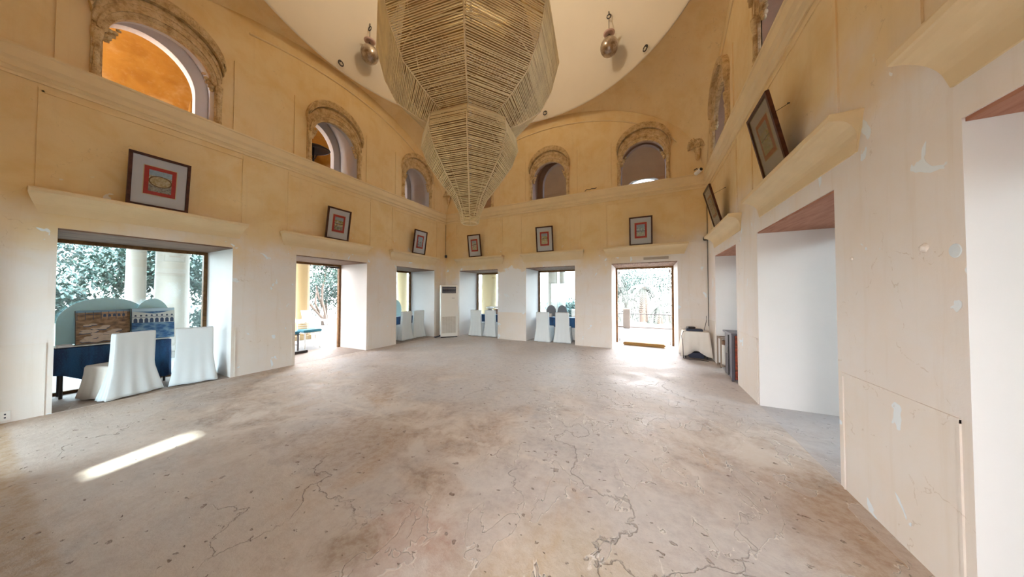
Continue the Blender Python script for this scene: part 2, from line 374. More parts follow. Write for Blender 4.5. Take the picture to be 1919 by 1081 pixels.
for side, F in SIDES.items():
    bm = bmesh.new()
    zt = 7.45
    lows = [[(a, .002), (a, LZ), (b, LZ), (b, .002)] for a, b in LOW[side]]
    ups = [archpoly(c, HW, SILL, ZSP, ZAP) for c in UPC] if side != 'front' else []
    ngonwall(F, lows + ups, 0, W, 0, zt, 0, bm)                     # room face
    e = TH if side in ('left', 'right') else 0
    cham = [archpoly(c, .80, SILL, 5.55, 6.50) for c in UPC]; inn = [archpoly(c, .62, SILL, 5.5, 6.25) for c in UPC] if ups else []
    ngonwall(F, lows + inn, -e, W + e, 0, zt, -TH, bm)              # outer face
    for p in lows: strip(F, p, 0, -TH, bm, 1, False)
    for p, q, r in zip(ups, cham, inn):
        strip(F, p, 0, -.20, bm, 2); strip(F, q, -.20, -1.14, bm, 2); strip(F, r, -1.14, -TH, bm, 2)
        for P_, Q_, d in ((p, q, -.20), (r, q, -1.14)):
            A_ = [bm.verts.new(F(u, d, z)) for u, z in P_]; B_ = [bm.verts.new(F(u, d, z)) for u, z in Q_]
            for k in range(len(P_) - 1):
                f = bm.faces.new((A_[k], A_[k + 1], B_[k + 1], B_[k])); f.material_index = 2
    # ends and top so that the wall is a solid body
    A = [(0, 0, 0), (0, 0, zt), (-e, -TH, zt), (-e, -TH, 0)]
    for q in (A, [(W - u, d, z) for u, d, z in A], [(0, 0, zt), (W, 0, zt), (W + e, -TH, zt), (-e, -TH, zt)]):
        bm.faces.new([bm.verts.new(F(*p)) for p in q])
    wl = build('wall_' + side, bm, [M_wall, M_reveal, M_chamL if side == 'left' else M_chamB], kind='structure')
# ---------------------------------------------------------------- vaulted ceiling: pendentives + dome
cx, cy = W / 2, -W / 2
RP = W / 2 * math.sqrt(2) - .01; BP = 3.68; Z0 = 4.58; ZR = 7.14
RR = 4.06
bm = bmesh.new(); n = 192; rows = 16; grid = []
for k in range(n):
    a = 2 * PI * k / n; ca, sa = math.cos(a), math.sin(a)
    rw = (W / 2 - .004) / max(abs(ca), abs(sa))
    zb = Z0 + BP * math.sqrt(max(0, 1 - (rw / RP) ** 2)); zb = max(zb, Z0); col = []
    for j in range(rows + 1):
        t = j / rows; z = zb + (ZR - zb) * t
        r = RP * math.sqrt(max(0, 1 - ((z - Z0) / BP) ** 2)) if zb < ZR else rw + (RR - rw) * t
        r = min(r, rw) if j < rows else RR
        if j and j < rows: r = min(r, rw + (RR + .02 - rw) * max(0, (t - .9) / .1)) if t > .9 else r
        col.append(bm.verts.new((cx + r * ca, cy + r * sa, z)))
    grid.append(col)
for k in range(n):
    A, B = grid[k], grid[(k + 1) % n]
    for j in range(rows): bm.faces.new((A[j], B[j], B[j + 1], A[j + 1]))
M_pend = wall_mat('pendentive_lime_wash', ((.80, .62, .34), (.73, .51, .22)))
build('ceiling_pendentives', bm, M_pend, kind='structure', smooth=True)
bm = bmesh.new(); prof = [(RR - .03, ZR - .03), (RR - .06, ZR + .0), (RR - .03, ZR + .03), (RR + .03, ZR + .05)]
for k in range(0, 21):
    a = PI / 2 * k / 20; prof.append((max(.02, (RR + .03) * math.cos(a)), ZR + .06 + 3.4 * math.sin(a)))
lathe(bm, prof, 128, (cx, cy), cap=False)
build('ceiling_dome', bm, M_dome, kind='structure', smooth=True)
# a thin raised arch line on every wall above the windows
ti = 1
for side, F in SIDES.items():
    bm = bmesh.new(); pts = []
    for k in (range(6, 32) if side == 'left' else range(6, 43)):
        a = PI * k / 48; u = W / 2 - (W / 2 - .35) * math.cos(a); z = 4.75 + 2.12 * math.sin(a)
        pts.append(F(u, .004, z))
    tube(bm, pts, .022, 6); o = build('trim_%d' % ti, bm, M_cream, kind='structure', smooth=True); ti += 1
# cornice on every wall, profile swept in the room
CPR = [(0, 4.24), (.02, 4.24), (.025, 4.27), (.015, 4.29), (.03, 4.31), (.05, 4.325), (.035, 4.34), (.045, 4.40), (.075, 4.44), (.085, 4.56), (.10, 4.575), (.10, HC), (0, HC)]
for side, F in SIDES.items():
    bm = bmesh.new(); q = .3 if side == 'front' else 1; A = [bm.verts.new(F(d, d * q, z)) for d, z in CPR]; B = [bm.verts.new(F(W - d, d * q, z)) for d, z in CPR]
    for k in range(len(CPR) - 1): bm.faces.new((A[k], A[k + 1], B[k + 1], B[k]))
    bm.faces.new(A); bm.faces.new(B)
    build('trim_%d' % ti, bm, M_cream, kind='structure'); ti += 1
# faint plaster panel ribs between cornice and shelves, and the dado edge with its panel beads
for side, F in SIDES.items():
    bm = bmesh.new()
    def rib(u0, u1, z0, z1, d=.012):
        prism(bm, [(u0, z0), (u1, z0), (u1, z1), (u0, z1)], -.002, d, lambda u, v, dd: F(u, dd, v))
    for c in UPC:
        for s in (-1, 1):
            rib(c + s * .98 - .02, c + s * .98 + .02, 2.9, 4.20)
            rib(c + s * .86 - .045, c + s * .86 + .045, HC, 5.95, .02)
        rib(c - .98, c + .98, 4.14, 4.165)
    lo = [(0, LOW[side][0][0])] + [(LOW[side][i][1], LOW[side][i + 1][0]) for i in (0, 1)] + [(LOW[side][2][1], W)]
    for a, b in lo:
        rib(a + (.0 if a == 0 else .05), b - .05 if b < W else b, .90, .925, .010)
        for s in ([a + .05] if a else []) + ([b - .065] if b < W else []): rib(s, s + .015, 0, .92, .008)
    build('trim_%d' % ti, bm, M_wall, kind='structure'); ti += 1
# shelves with a cove below: one per opening
SH = {'left': [1.56, 4.28, 6.90], 'back': [1.53, 4.25, 6.88], 'right': [1.66, 4.42, 7.02], 'front': [1.48, 4.18, 6.88]}
for side, F in SIDES.items():
    for c in (SH[side] if side != 'front' else []):
        bm = bmesh.new()
        pr = [(0, 2.88), (.18, 2.88), (.185, 2.865), (.18, 2.83), (.165, 2.825)]
        for k in range(1, 9):
            a = PI / 2 * k / 8; pr.append((.165 - .15 * math.sin(a), 2.66 + .165 * (math.cos(a)) ** 1.0 + .0))
        pr += [(.012, 2.60), (0, 2.60)]
        A, B = [], []
        for d, z in pr:
            hwid = 1.03 - (0 if z > 2.82 else (2.82 - z) * .35)
            A.append(bm.verts.new(F(c - hwid, d, z))); B.append(bm.verts.new(F(c + hwid, d, z)))
        for k in range(len(pr) - 1): bm.faces.new((A[k], A[k + 1], B[k + 1], B[k]))
        bm.faces.new((A[-1], A[0], B[0], B[-1])); bm.faces.new(A); bm.faces.new(B)
        build('trim_%d' % ti, bm, M_shelf, kind='structure'); ti += 1
# wooden lintel soffits
for side, F in SIDES.items():
    for a, b in LOW[side]:
        bm = bmesh.new(); prism(bm, [(a + .002, LZ - .02), (b - .002, LZ - .02), (b - .002, LZ + .002), (a + .002, LZ + .002)], -.01, -TH + .0, lambda u, v, dd: F(u, dd, v))
        build('trim_%d' % ti, bm, M_lintelR if side == 'right' else M_lintel, kind='structure'); ti += 1
# ---------------------------------------------------------------- window and door joinery in the lower openings
win = 1; door = 1
DG = -1.20
for side, F in SIDES.items():
    for i, (a, b) in enumerate(LOW[side]):
        isdoor = (side, i) in (('left', 1), ('back', 2), ('front', 2))
        if isdoor: root = structure_root('door_%d' % door); door += 1
        else: root = structure_root('window_%d' % win); win += 1
        bm = bmesh.new(); t = .055
        def bar(u0, u1, z0, z1, d0=DG - .04, d1=DG + .04): prism(bm, [(u0, z0), (u1, z0), (u1, z1), (u0, z1)], d0, d1, lambda u, v, dd: F(u, dd, v))
        top = LZ - .021
        bar(a, a + t, 0, top); bar(b - t, b, 0, top); bar(a + t, b - t, top - t, top)
        if not isdoor: bar(a + t, b - t, 0, .045)
        build('frame', bm, M_frame, root)
        if (side, i) in (('back', 2), ('front', 2)):
            for s in (0, 1):
                bm = bmesh.new(); u = a + t + .04 if s == 0 else b - t - .04
                prism(bm, [(u - .006, .02), (u + .006, .02), (u + .006, top - t), (u - .006, top - t)], DG - .05, DG - .82, lambda uu, v, dd: F(uu, dd, v))
                lf = build('glass_leaf', bm, M_clear, root)
                bm = bmesh.new(); sg = 1 if s == 0 else -1
                tube(bm, [F(u + sg * .008, DG - .74, .95), F(u + sg * .07, DG - .74, .95), F(u + sg * .07, DG - .55, .95)], .012, 8)
                build('door_handle', bm, M_iron, lf, smooth=True)
                bm = bmesh.new()
                for zz in (.06, 2.25): box(bm, -.02, .02, -.03, .03, -.05, .05, Matrix.Translation(F(u, DG - .10, zz)))
                build('patch_hinge', bm, M_metal, lf)
        elif isdoor:
            bm = bmesh.new(); mid = (a + b) / 2
            prism(bm, [(mid, .03), (b - t, .03), (b - t, top - t), (mid, top - t)], DG - .006, DG + .006, lambda u, v, dd: F(u, dd, v))
            lf = build('glass_leaf', bm, M_clear, root)
            bm = bmesh.new(); prism(bm, [(mid, 0), (b - t, 0), (b - t, .06), (mid, .06)], DG - .03, DG + .03, lambda u, v, dd: F(u, dd, v))
            build('bottom_rail', bm, M_iron, lf)
            bm = bmesh.new(); prism(bm, [(a + t, top - t - .05), (a + .45, top - t - .05), (a + .45, top - t - .01), (a + t, top - t - .01)], DG, DG + .06, lambda u, v, dd: F(u, dd, v))
            build('door_closer', bm, M_iron, root)
        else:
            bm = bmesh.new(); prism(bm, [(a + t, .045), (b - t, .045), (b - t, top - t), (a + t, top - t)], DG - .006, DG + .006, lambda u, v, dd: F(u, dd, v))
            build('pane', bm, M_glass, root)
# ---------------------------------------------------------------- carved surrounds of the upper arches
def surround(F, c, label):
    root = thing('carved_arch_surround', label, 'window surround', F(c, 0, HC), 0, 'carved surrounds of the upper arches')
    off = root.location
    def G(u, d, z): return F(u, d, z) - off
    n = 40
    def band(r0, r1, zs0, za0, zs1, za1, d0, d1, a0=0, a1=PI):
        bmx = bmesh.new(); prev = None
        for k in range(n + 1):
            a = a0 + (a1 - a0) * k / n
            ui, zi = c - r0 * math.cos(a), zs0 + (za0 - zs0) * math.sin(a)
            uo, zo = c - r1 * math.cos(a), zs1 + (za1 - zs1) * math.sin(a)
            cur = [bmx.verts.new(G(ui, d0, zi)), bmx.verts.new(G(ui, d1, zi)), bmx.verts.new(G(uo, d1, zo)), bmx.verts.new(G(uo, d0, zo))]
            if prev:
                for j in range(4): bmx.faces.new((prev[j], prev[(j + 1) % 4], cur[(j + 1) % 4], cur[j]))
            else: bmx.faces.new(cur)
            prev = cur
        bmx.faces.new(prev); return bmx
    build('arch_band', band(HW, .655, ZSP, ZAP, 5.42, 6.10, -.02, .04), M_carved, root)
    build('arch_roll', band(.585, .615, ZSP + .03, ZAP + .05, ZSP + .05, ZAP + .085, .035, .065), M_carved, root)
    build('arch_fillet', band(.635, .65, 5.36, 6.0, 5.38, 6.02, .035, .055), M_carved, root)
    ho = build('hood_moulding', band(.655, .685, 5.50, 6.11, 5.64, 6.26, -.01, .10), M_carved, root)
    bm = bmesh.new()
    for k in range(50):
        a = .14 + (PI - .28) * k / 49; u = c - .668 * math.cos(a); z = 5.56 + .62 * math.sin(a)
        M = Matrix.Translation(G(u, .10, z)); box(bm, -.009, .009, -.009, .009, -.045, .045, M)
    build('dentil_row', bm, M_carved, ho)
    bm = band(.52, HW + .01, ZSP + .05, ZAP - .05, ZSP, ZAP, -.05, .03)
    build('scalloped_lip', bm, M_carved, root)
    for s in (-1, 1):
        bm = bmesh.new()
        u0 = c + s * HW; u1 = c + s * .655; lo, hi = min(u0, u1), max(u0, u1)
        prism(bm, [(lo, HC), (hi, HC), (hi, 5.42), (lo, 5.30)], -.01, .035, lambda u, v, d: G(u, d, v))
        um = (lo + hi) / 2
        lathe_pts = [(.045, HC), (.045, HC + .05), (.030, HC + .07), (.040, HC + .13), (.028, HC + .16), (.028, 5.0), (.042, 5.04), (.030, 5.09), (.050, 5.18), (.055, 5.28)]
        b2 = bmesh.new(); lathe(b2, lathe_pts, 12); p0 = G(um, .045, 0)
        for v in b2.verts: v.co += Vector((p0.x, p0.y, -HC))
        me = bpy.data.meshes.new('t'); b2.to_mesh(me); b2.free(); bm.from_mesh(me)
        build('colonnette', bm, M_carved, root)
        # scroll bracket hanging inside the springing of the arch
        bm = bmesh.new()
        for q, (du, dz, rr) in enumerate(((.035, 0, .05), (.075, .05, .04), (.03, -.055, .035), (.10, .11, .035), (.13, .17, .028), (.06, .11, .035))):
            bmesh.ops.create_icosphere(bm, subdivisions=1, radius=rr, matrix=Matrix.Translation(G(c + s * (HW - du), -.02, 5.26 + dz)))
        build('scroll_bracket', bm, M_carved, root, smooth=True)
    return root
nmL = ['carved tan arch surround nearest the back corner on the left wall', 'carved tan arch surround in the middle of the left wall, dark dish inside', 'large carved tan arch surround nearest the camera on the left wall, orange gallery behind']
nmB = ['carved tan arch surround hidden behind the woven chandelier tip on the back wall', 'carved tan arch surround in the middle of the back wall', 'carved tan arch surround on the back wall above the glass door']
nmR = ['carved tan arch surround farthest along the right wall, beside the shell medallion', 'carved tan arch surround in the middle of the right wall, cut by the photo edge']
for c, l in zip(UPC, nmL): surround(FL, c, l)
for c, l in zip(UPC, nmB): surround(FB, c, l)
for c, l in zip(UPC, nmR): surround(FR, c, l)
# ---------------------------------------------------------------- gallery above the veranda
GD = 2.7; GZ0 = 3.35; GZ1 = 6.9
def gal(side, F, mt, cw):
    bm = bmesh.new(); e = TH + GD
    holes = [archpoly(c, cw, 4.35, 5.1, 5.65) if cw < .5 else archpoly(c, cw, 4.35, 5.6, 6.35) for c in UPC]
    ngonwall(F, holes, -e, W + e, GZ0, GZ1 + .3, -e, bm)
    ngonwall(F, holes, -e, W + e, GZ0, GZ1 + .3, -e - .3, bm)
    for h in holes: strip(F, h, -e, -e - .3, bm)
    build('wall_gallery_' + side, bm, mt, kind='structure')
    if True:
        for h in holes:
            bm = bmesh.new(); prism(bm, h, -e - .14, -e - .15, lambda u, v, dd: F(u, dd, v)); build('window_%d' % (20 + len([o for o in C.objects if o.name.startswith('window_2')])), bm, M_dusk, kind='structure')
    # barrel ceiling
    bm = bmesh.new(); A = []; B = []
    for k in range(13):
        a = PI * k / 12; d = -TH - GD / 2 + GD / 2 * math.cos(a); z = 6.25 + .75 * math.sin(a)
        A.append(bm.verts.new(F(-e, d, z))); B.append(bm.verts.new(F(W + e, d, z)))
    for k in range(12): bm.faces.new((A[k], A[k + 1], B[k + 1], B[k]))
    build('ceiling_gallery_' + side, bm, mt, kind='structure', smooth=True)
    bm = bmesh.new(); prism(bm, [(-e, GZ0), (W + e, GZ0), (W + e, GZ0 + .25), (-e, GZ0 + .25)], -TH - .01, -e - .3, lambda u, v, dd: F(u, dd, v))
    build('floor_gallery_' + side, bm, M_reveal, kind='structure')
gal('left', FL, M_galL, .30); gal('back', FB, M_galB, .80); gal('right', FR, M_galB, .80)
bm = bmesh.new(); q = TH + .02; vs, fs = box(bm, -q, W + q, -W - q, q, 7.44, 11.2); bmesh.ops.delete(bm, geom=[fs[4]], context='FACES_ONLY')
build('ceiling_light_shell', bm, M_reveal, kind='structure')  # outer box added to stop sky light leaking in at the vault joints
# rounded rib arches spanning the gallery
for side, F in (('left', FL),):
    for u in (2.85, 5.53):
        bm = bmesh.new(); prism(bm, [(u - .15, GZ0 + .25), (u + .15, GZ0 + .25), (u + .15, 6.9), (u - .15, 6.9)], -TH - GD + .02, -TH - GD + .22, lambda uu, v, dd: F(uu, dd, v))
        build('trim_%d' % ti, bm, M_galL, kind='structure'); ti += 1
# dark round dish lamp standing in the middle left arch
t = thing('spotlight_dish', 'dark round metal dish on a stand inside the middle left arch', 'lamp', (-.75, -4.30, HC - .18))
bm = bmesh.new(); lathe(bm, [(.02, .16), (.20, .10), (.36, .0), (.37, -.03), (.34, -.03), (.18, .06), (.02, .11)], 32, cap=False)
for v in bm.verts: v.co = Matrix.Rotation(.22, 4, 'X') @ v.co + Vector((0, 0, .86))
build('dish', bm, plain('dark_bronze', (.035, .022, .02), .4, metal=.6), t, smooth=True)
bm = bmesh.new(); tube(bm, [(0, 0, 0.02), (0, 0, .92)], .022, 10); tube(bm, [(-.16, 0, .72), (-.08, 0, .62), (.08, 0, .62), (.16, 0, .72)], .014, 8)
build('stand', bm, M_iron, t, smooth=True)
bm = bmesh.new(); lathe(bm, [(.14, 0), (.14, .03), (.03, .05)], 20); build('base', bm, M_iron, t, smooth=True)
# carved shell medallions in the corners
def medallion(p, rz, label):
    t = thing('shell_medallion', label, 'wall ornament', p, rz)
    bm = bmesh.new()
    for k in range(13):
        a = -.35 + (PI + .7) * k / 12; d = Vector((math.cos(a), 0, math.sin(a)))
        tube(bm, [d * .05, d * .13 + Vector((0, -.03, 0)), d * .22 + Vector((0, -.015, 0))], [.012, .028, .022], 6)
    build('shell', bm, M_carved, t, smooth=True)
    bm = bmesh.new(); bmesh.ops.create_icosphere(bm, subdivisions=2, radius=.085, matrix=Matrix.Diagonal((1, .5, 1, 1))); build('boss', bm, M_carved, t, smooth=True)
    bm = bmesh.new(); lathe(bm, [(.03, -.38), (.055, -.30), (.05, -.2), (.08, -.12), (.05, -.08)], 12); build('pendant', bm, M_carved, t, smooth=True)
medallion((W - .20, -.055, 5.34), -.35, 'tan carved shell ornament high in the back right corner')
medallion((.20, -.10, 5.34), .35, 'tan carved shell ornament high in the back left corner')
# ---------------------------------------------------------------- woven chandelier
CH = thing('woven_chandelier', 'huge tiered tan woven cane chandelier hanging under the dome', 'chandelier', (cx - .09, cy - .04, 2.83))
zb = 2.83
def woven(name, prof, a0=0, nf=8, pitch=.027, rr=.0090, mat=M_rope):
    """strings strung from rib to rib around an eight sided profile of (radius, z)"""
    bm = bmesh.new(); ribs = bmesh.new()
    for f in range(nf):
        A = a0 + 2 * PI * f / nf; B = A + 2 * PI / nf
        tube(ribs, [(r * math.cos(A), r * math.sin(A), z - zb) for r, z in prof], .011, 6)
        for (r0, z0), (r1, z1) in zip(prof, prof[1:]):
            L = math.hypot(r1 - r0, z1 - z0); m = max(1, int(L / pitch)); skew = random.uniform(-.3, .3)
            for k in range(m):
                ta = (k + .5 + random.uniform(-.22, .22)) / m; tb = (k + .5 + random.uniform(-.22, .22)) / m
                pa = (r0 + (r1 - r0) * ta, z0 + (z1 - z0) * ta); pb = (r0 + (r1 - r0) * tb, z0 + (z1 - z0) * tb)
                a_ = Vector((pa[0] * math.cos(A), pa[0] * math.sin(A), pa[1] - zb)); b_ = Vector((pb[0] * math.cos(B), pb[0] * math.sin(B), pb[1] - zb))
                tube(bm, [a_, b_], rr * random.uniform(.75, 1.2), 4, cap=False)
    s = build(name, bm, mat, CH)
    build('rib_frame', ribs, M_ropeD, s, smooth=True)
    return s
AR = math.radians(-58.5)
woven('small_woven_bulb', [(.15, 2.83), (.18, 3.0), (.30, 3.26), (.52, 3.55), (.76, 3.90), (.87, 4.20), (.84, 4.42), (.62, 4.60)], AR)
woven('large_woven_bulb', [(.58, 4.56), (.90, 4.70), (1.30, 4.96), (1.50, 5.35), (1.66, 5.95), (1.30, 6.78), (.90, 7.15)], AR)
woven('upper_woven_tier', [(.90, 7.15), (1.0, 7.32), (1.70, 7.46), (1.55, 8.0), (.7, 8.6)], math.radians(69))
woven('inner_liner', [(.40, 4.7), (1.05, 5.0), (1.25, 5.9), (.9, 6.9)], AR, pitch=.034, rr=.014, mat=M_ropeIn)
woven('inner_bulb_liner', [(.10, 2.95), (.36, 3.6), (.62, 4.1), (.45, 4.5)], AR, pitch=.034, rr=.013, mat=M_ropeIn)
for r, z in ((.15, 2.83), (.52, 3.58), (.76, 4.0), (.9, 4.9), (1.3, 5.5), (1.4, 6.1)):
    bm = bmesh.new(); tube(bm, [(r * .9 * math.cos(2 * PI * k / 32), r * .9 * math.sin(2 * PI * k / 32), z - zb) for k in range(32)], .012, 6, closed=True)
    build('hoop', bm, M_ropeD, CH, smooth=True)
for r, z in ((.70, 4.0), (1.15, 5.3)):
    for k in range(2):
        a = PI * k / 2; bm = bmesh.new(); tube(bm, [(r * math.cos(a), r * math.sin(a), z - zb), (-r * math.cos(a), -r * math.sin(a), z - zb)], .012, 6); build('spreader_bar', bm, M_ropeD, CH, smooth=True)
bm = bmesh.new(); tube(bm, [(0, 0, 3.2 - zb), (0, 0, ZR + 3.44 - zb)], .02, 8); build('hanging_rod', bm, M_metal, CH, smooth=True)
# ---------------------------------------------------------------- glass balls and ceiling rings
def ball(p, rope, label, tilt):
    t = thing('glass_ball_pendant', label, 'pendant', p, 0, 'mercury glass balls hanging from the dome')
    bm = bmesh.new(); bmesh.ops.create_uvsphere(bm, u_segments=32, v_segments=20, radius=.215, matrix=Matrix.Diagonal((1, 1, 1.06, 1)))
    build('ball', bm, M_silver, t, smooth=True)
    bm = bmesh.new(); lathe(bm, [(.05, .20), (.05, .25), (.03, .27), (.03, .30)], 16); build('cap', bm, M_silver, t, smooth=True)
    bm = bmesh.new(); lathe(bm, [(.02, .335), (.10, .325), (.14, .35), (.10, .355), (.02, .35)], 24); build('smoke_bell', bm, M_pinkglass, t, smooth=True)
    bm = bmesh.new(); tube(bm, [(0, 0, .28), (0, 0, rope - .09)], .008, 6)
    tube(bm, [(.05 * math.cos(2 * PI * k / 16), 0, rope - .05 + .05 * math.sin(2 * PI * k / 16)) for k in range(16)], .012, 6, closed=True)
    tube(bm, [(0, 0, rope), (0, 0, rope + .08)], .012, 6)
    build('chain', bm, M_iron, t, smooth=True)
ball((.50, -3.65, 7.82), .74, 'silvery glass ball hanging left of the woven chandelier', 0)
ball((6.15, -1.11, 7.82), .84, 'silvery glass ball hanging right of the woven chandelier', 0)
ringl = {3: 'small iron ring in the dome edge above the back wall', 5: 'small iron ring in the dome edge above the left wall arches', 2: 'small iron ring in the dome edge near the right hand glass ball'}
for k, (a, l) in enumerate(((180, 'small iron ring at the dome edge, left of the chandelier'), (46, 'small iron ring at the dome edge, right of the right glass ball'), (91, 'small dark iron ring at the dome edge just right of the chandelier base'))):
    a = math.radians(a); r = 4.03; bm = bmesh.new(); p = Vector((cx + r * math.cos(a), cy + r * math.sin(a), 7.32))
    u = Vector((-math.sin(a), math.cos(a), 0))
    tube(bm, [u * .06 * math.cos(2 * PI * q / 16) + Vector((0, 0, .06 * math.sin(2 * PI * q / 16))) for q in range(16)], .014, 6, closed=True)
    d = Vector((math.cos(a), math.sin(a), 0)); tube(bm, [d * -.01 + Vector((0, 0, .05)), d * .06 + Vector((0, 0, .06))], .012, 6)
    o = build('iron_ring', bm, M_iron, smooth=True); o.location = p; tag(o, l, 'ring', 'iron rings around the dome')
# ---------------------------------------------------------------- framed pictures leaning outwards on the shelves
def art_mat(i):
    m, nt, b = newmat('miniature_painting'); P = pos(nt); X, Y, Z = sepxyz(nt, P)[:3]
    f = noise(nt, mapping(nt, P, loc=(i * 7.1, i * 3.3, 0)), 26, 5, .7); f2 = noise(nt, mapping(nt, P, loc=(i * 2.1, 5, i)), 9, 3)
    pal = [((.10, .09, .12), (.62, .50, .30), (.80, .76, .66)), ((.12, .10, .08), (.60, .42, .10), (.70, .66, .60)), ((.16, .12, .10), (.45, .50, .52), (.80, .78, .72))][i % 3]
    c = ramp(nt, f, [(.34, pal[0]), (.48, pal[1]), (.62, pal[2])])
    sky = smooth(nt, Z, .07, .085)
    c = mixc(nt, math_(nt, 'MULTIPLY', sky, .8), c, (.36, .50, .62) if i in (0, 2) else (.40, .46, .52))
    low = smooth(nt, math_(nt, 'MULTIPLY', Z, -1), .05, .06)
    c = mixc(nt, math_(nt, 'MULTIPLY', low, .5), c, (.72, .66, .40) if i > 2 else (.20, .20, .22))
    if i == 0:
        d = nt.nodes.new('ShaderNodeVectorMath'); d.operation = 'LENGTH'; nt.links.new(mapping(nt, P, (1, 0, 1.35)), d.inputs[0])
        el = math_(nt, 'LESS_THAN', d.outputs['Value'], .11); c = mixc(nt, el, c, ramp(nt, f, [(.4, (.50, .34, .14)), (.6, (.72, .60, .38))]))
        rg = math_(nt, 'MULTIPLY', math_(nt, 'LESS_THAN', d.outputs['Value'], .115), math_(nt, 'GREATER_THAN', d.outputs['Value'], .100)); c = mixc(nt, rg, c, (.22, .12, .05))
    else:
        v = nt.nodes.new('ShaderNodeTexVoronoi'); v.inputs['Scale'].default_value = 34; nt.links.new(P, v.inputs['Vector'])
        c = mixc(nt, math_(nt, 'MULTIPLY', math_(nt, 'LESS_THAN', v.outputs['Distance'], .3), .6), c, v.outputs['Color'])
        bw = math_(nt, 'LESS_THAN', math_(nt, 'ABSOLUTE', math_(nt, 'ADD', Z, .02 * ((i % 3) - 1))), .006); c = mixc(nt, bw, c, (.10, .08, .07))
    nt.links.new(c, b.inputs['Base Color']); b.inputs['Roughness'].default_value = .7
    return m
def picture(F, rz, u, w, label, i, tilt=.13, roll=0., h=.79):
    t = thing('framed_picture', label, 'picture', F(u, .12, 2.882), rz, 'framed miniatures leaning on the shelves')
    T = Matrix.Rotation(roll, 4, 'Y') @ Matrix.Rotation(tilt, 4, 'X')     # top leans into the room (-y local)
    def part(name, bmx, mt, par=t):
        o = build(name, bmx, mt, par)
        return o
    def bars(bmx, W_, H_, z0, b_, y0, y1):
        box(bmx, -W_ / 2, W_ / 2, y0, y1, z0, z0 + b_, T); box(bmx, -W_ / 2, W_ / 2, y0, y1, z0 + H_ - b_, z0 + H_, T)
        box(bmx, -W_ / 2, -W_ / 2 + b_, y0, y1, z0 + b_, z0 + H_ - b_, T); box(bmx, W_ / 2 - b_, W_ / 2, y0, y1, z0 + b_, z0 + H_ - b_, T)
    bm = bmesh.new(); bars(bm, w, h, 0, .032, -.018, .016); bars(bm, w - .05, h - .05, .025, .012, -.012, .010)
    part('frame', bm, M_pic)
    bm = bmesh.new(); box(bm, -w / 2 + .03, w / 2 - .03, .0, .012, .03, h - .03, T); mo = part('mount', bm, M_mount)
    rw, rh = w * .26, h * .27; zc = h * .52
    bm = bmesh.new(); box(bm, -rw - .008, rw + .008, -.003, .0, zc - rh - .008, zc + rh + .008, T); part('gilt_line', bm, M_rope, mo)
    bm = bmesh.new(); box(bm, -rw, rw, -.005, -.001, zc - rh, zc + rh, T); part('red_border', bm, M_red, mo)
    bm = bmesh.new(); box(bm, -rw + .045, rw - .045, -.0015, .0015, -rh + .05, rh - .05)
    o = build('painting', bm, art_mat(i), mo); o.matrix_local = T @ Matrix.Translation((0, -.0075, zc))
    bm = bmesh.new(); box(bm, -w / 2 + .03, w / 2 - .03, -.0125, -.0105, .03, h - .03, T); part('glazing', bm, M_clear)
    bm = bmesh.new(); p1 = T @ Vector((-.0, .016, h - .16)); tube(bm, [p1, Vector((.0, .118, h - .05))], .003, 5); tube(bm, [Vector((0, .10, h - .05)), Vector((0, .122, h - .05))], .007, 6)
    part('hanging_wire', bm, M_iron)
    bm = bmesh.new(); box(bm, -w / 2 + .01, w / 2 - .01, .012, .018, .01, h - .01, T); part('backing', bm, M_pic)
picture(FL, PI / 2, 6.93, .60, 'framed miniature nearest the camera on the left wall, oval scene in a red border', 0, .14, h=.78)
picture(FL, PI / 2, 4.20, .56, 'framed miniature on the middle shelf of the left wall', 1, .16, h=.76)
picture(FL, PI / 2, 1.52, .56, 'framed miniature on the left wall shelf next to the back corner', 2, .15)
picture(FB, 0, 1.45, .54, 'framed miniature on the back wall shelf next to the left corner', 3, .16)
picture(FB, 0, 4.08, .56, 'framed miniature on the middle shelf of the back wall', 4, .17, .015)
picture(FB, 0, 6.82, .57, 'framed miniature on the shelf above the glass door', 5, .14, h=.76)
picture(FR, -PI / 2, 1.74, .56, 'framed miniature on the right wall shelf next to the back corner', 6, .24)
picture(FR, -PI / 2, 4.36, .58, 'framed miniature leaning far out from the middle shelf of the right wall', 7, .20, h=.78)
# ---------------------------------------------------------------- slipcovered chairs
def ringloop(bm, z, w, y0, y1, amp=0, ph=0, n=96, shear=0):
    """rounded rectangle ring at height z"""
    vs = []
    for k in range(n):
        a = 2 * PI * (k + .5) / n; ca, sa = math.cos(a), math.sin(a); q = .16
        x = w / 2 * (abs(ca) ** q) * (1 if ca > 0 else -1); y = (y1 - y0) / 2 * (abs(sa) ** q) * (1 if sa > 0 else -1)
        x = max(-w / 2, min(w / 2, (w / 2) * ca * 1.35)) ; y = max(-(y1 - y0) / 2, min((y1 - y0) / 2, (y1 - y0) / 2 * sa * 1.35))
        rr = amp * (math.sin(15 * a + ph) * .5 + math.sin(9 * a + ph * 2) * .5 * math.sin(a * 2))
        vs.append(bm.verts.new((x * (1 + rr / max(w, .1)) + shear, (y0 + y1) / 2 + y * 1.0 + rr * sa, z + (amp * .25 * math.sin(7 * a + ph) if z < .1 else 0))))
    return vs
def loft(bm, rings, cap0=True, cap1=True):
    for A, B in zip(rings, rings[1:]):
        for k in range(len(A)): bm.faces.new((A[k], A[(k + 1) % len(A)], B[(k + 1) % len(A)], B[k]))
    if cap0: bm.faces.new(rings[0])
    if cap1: bm.faces.new(rings[-1])
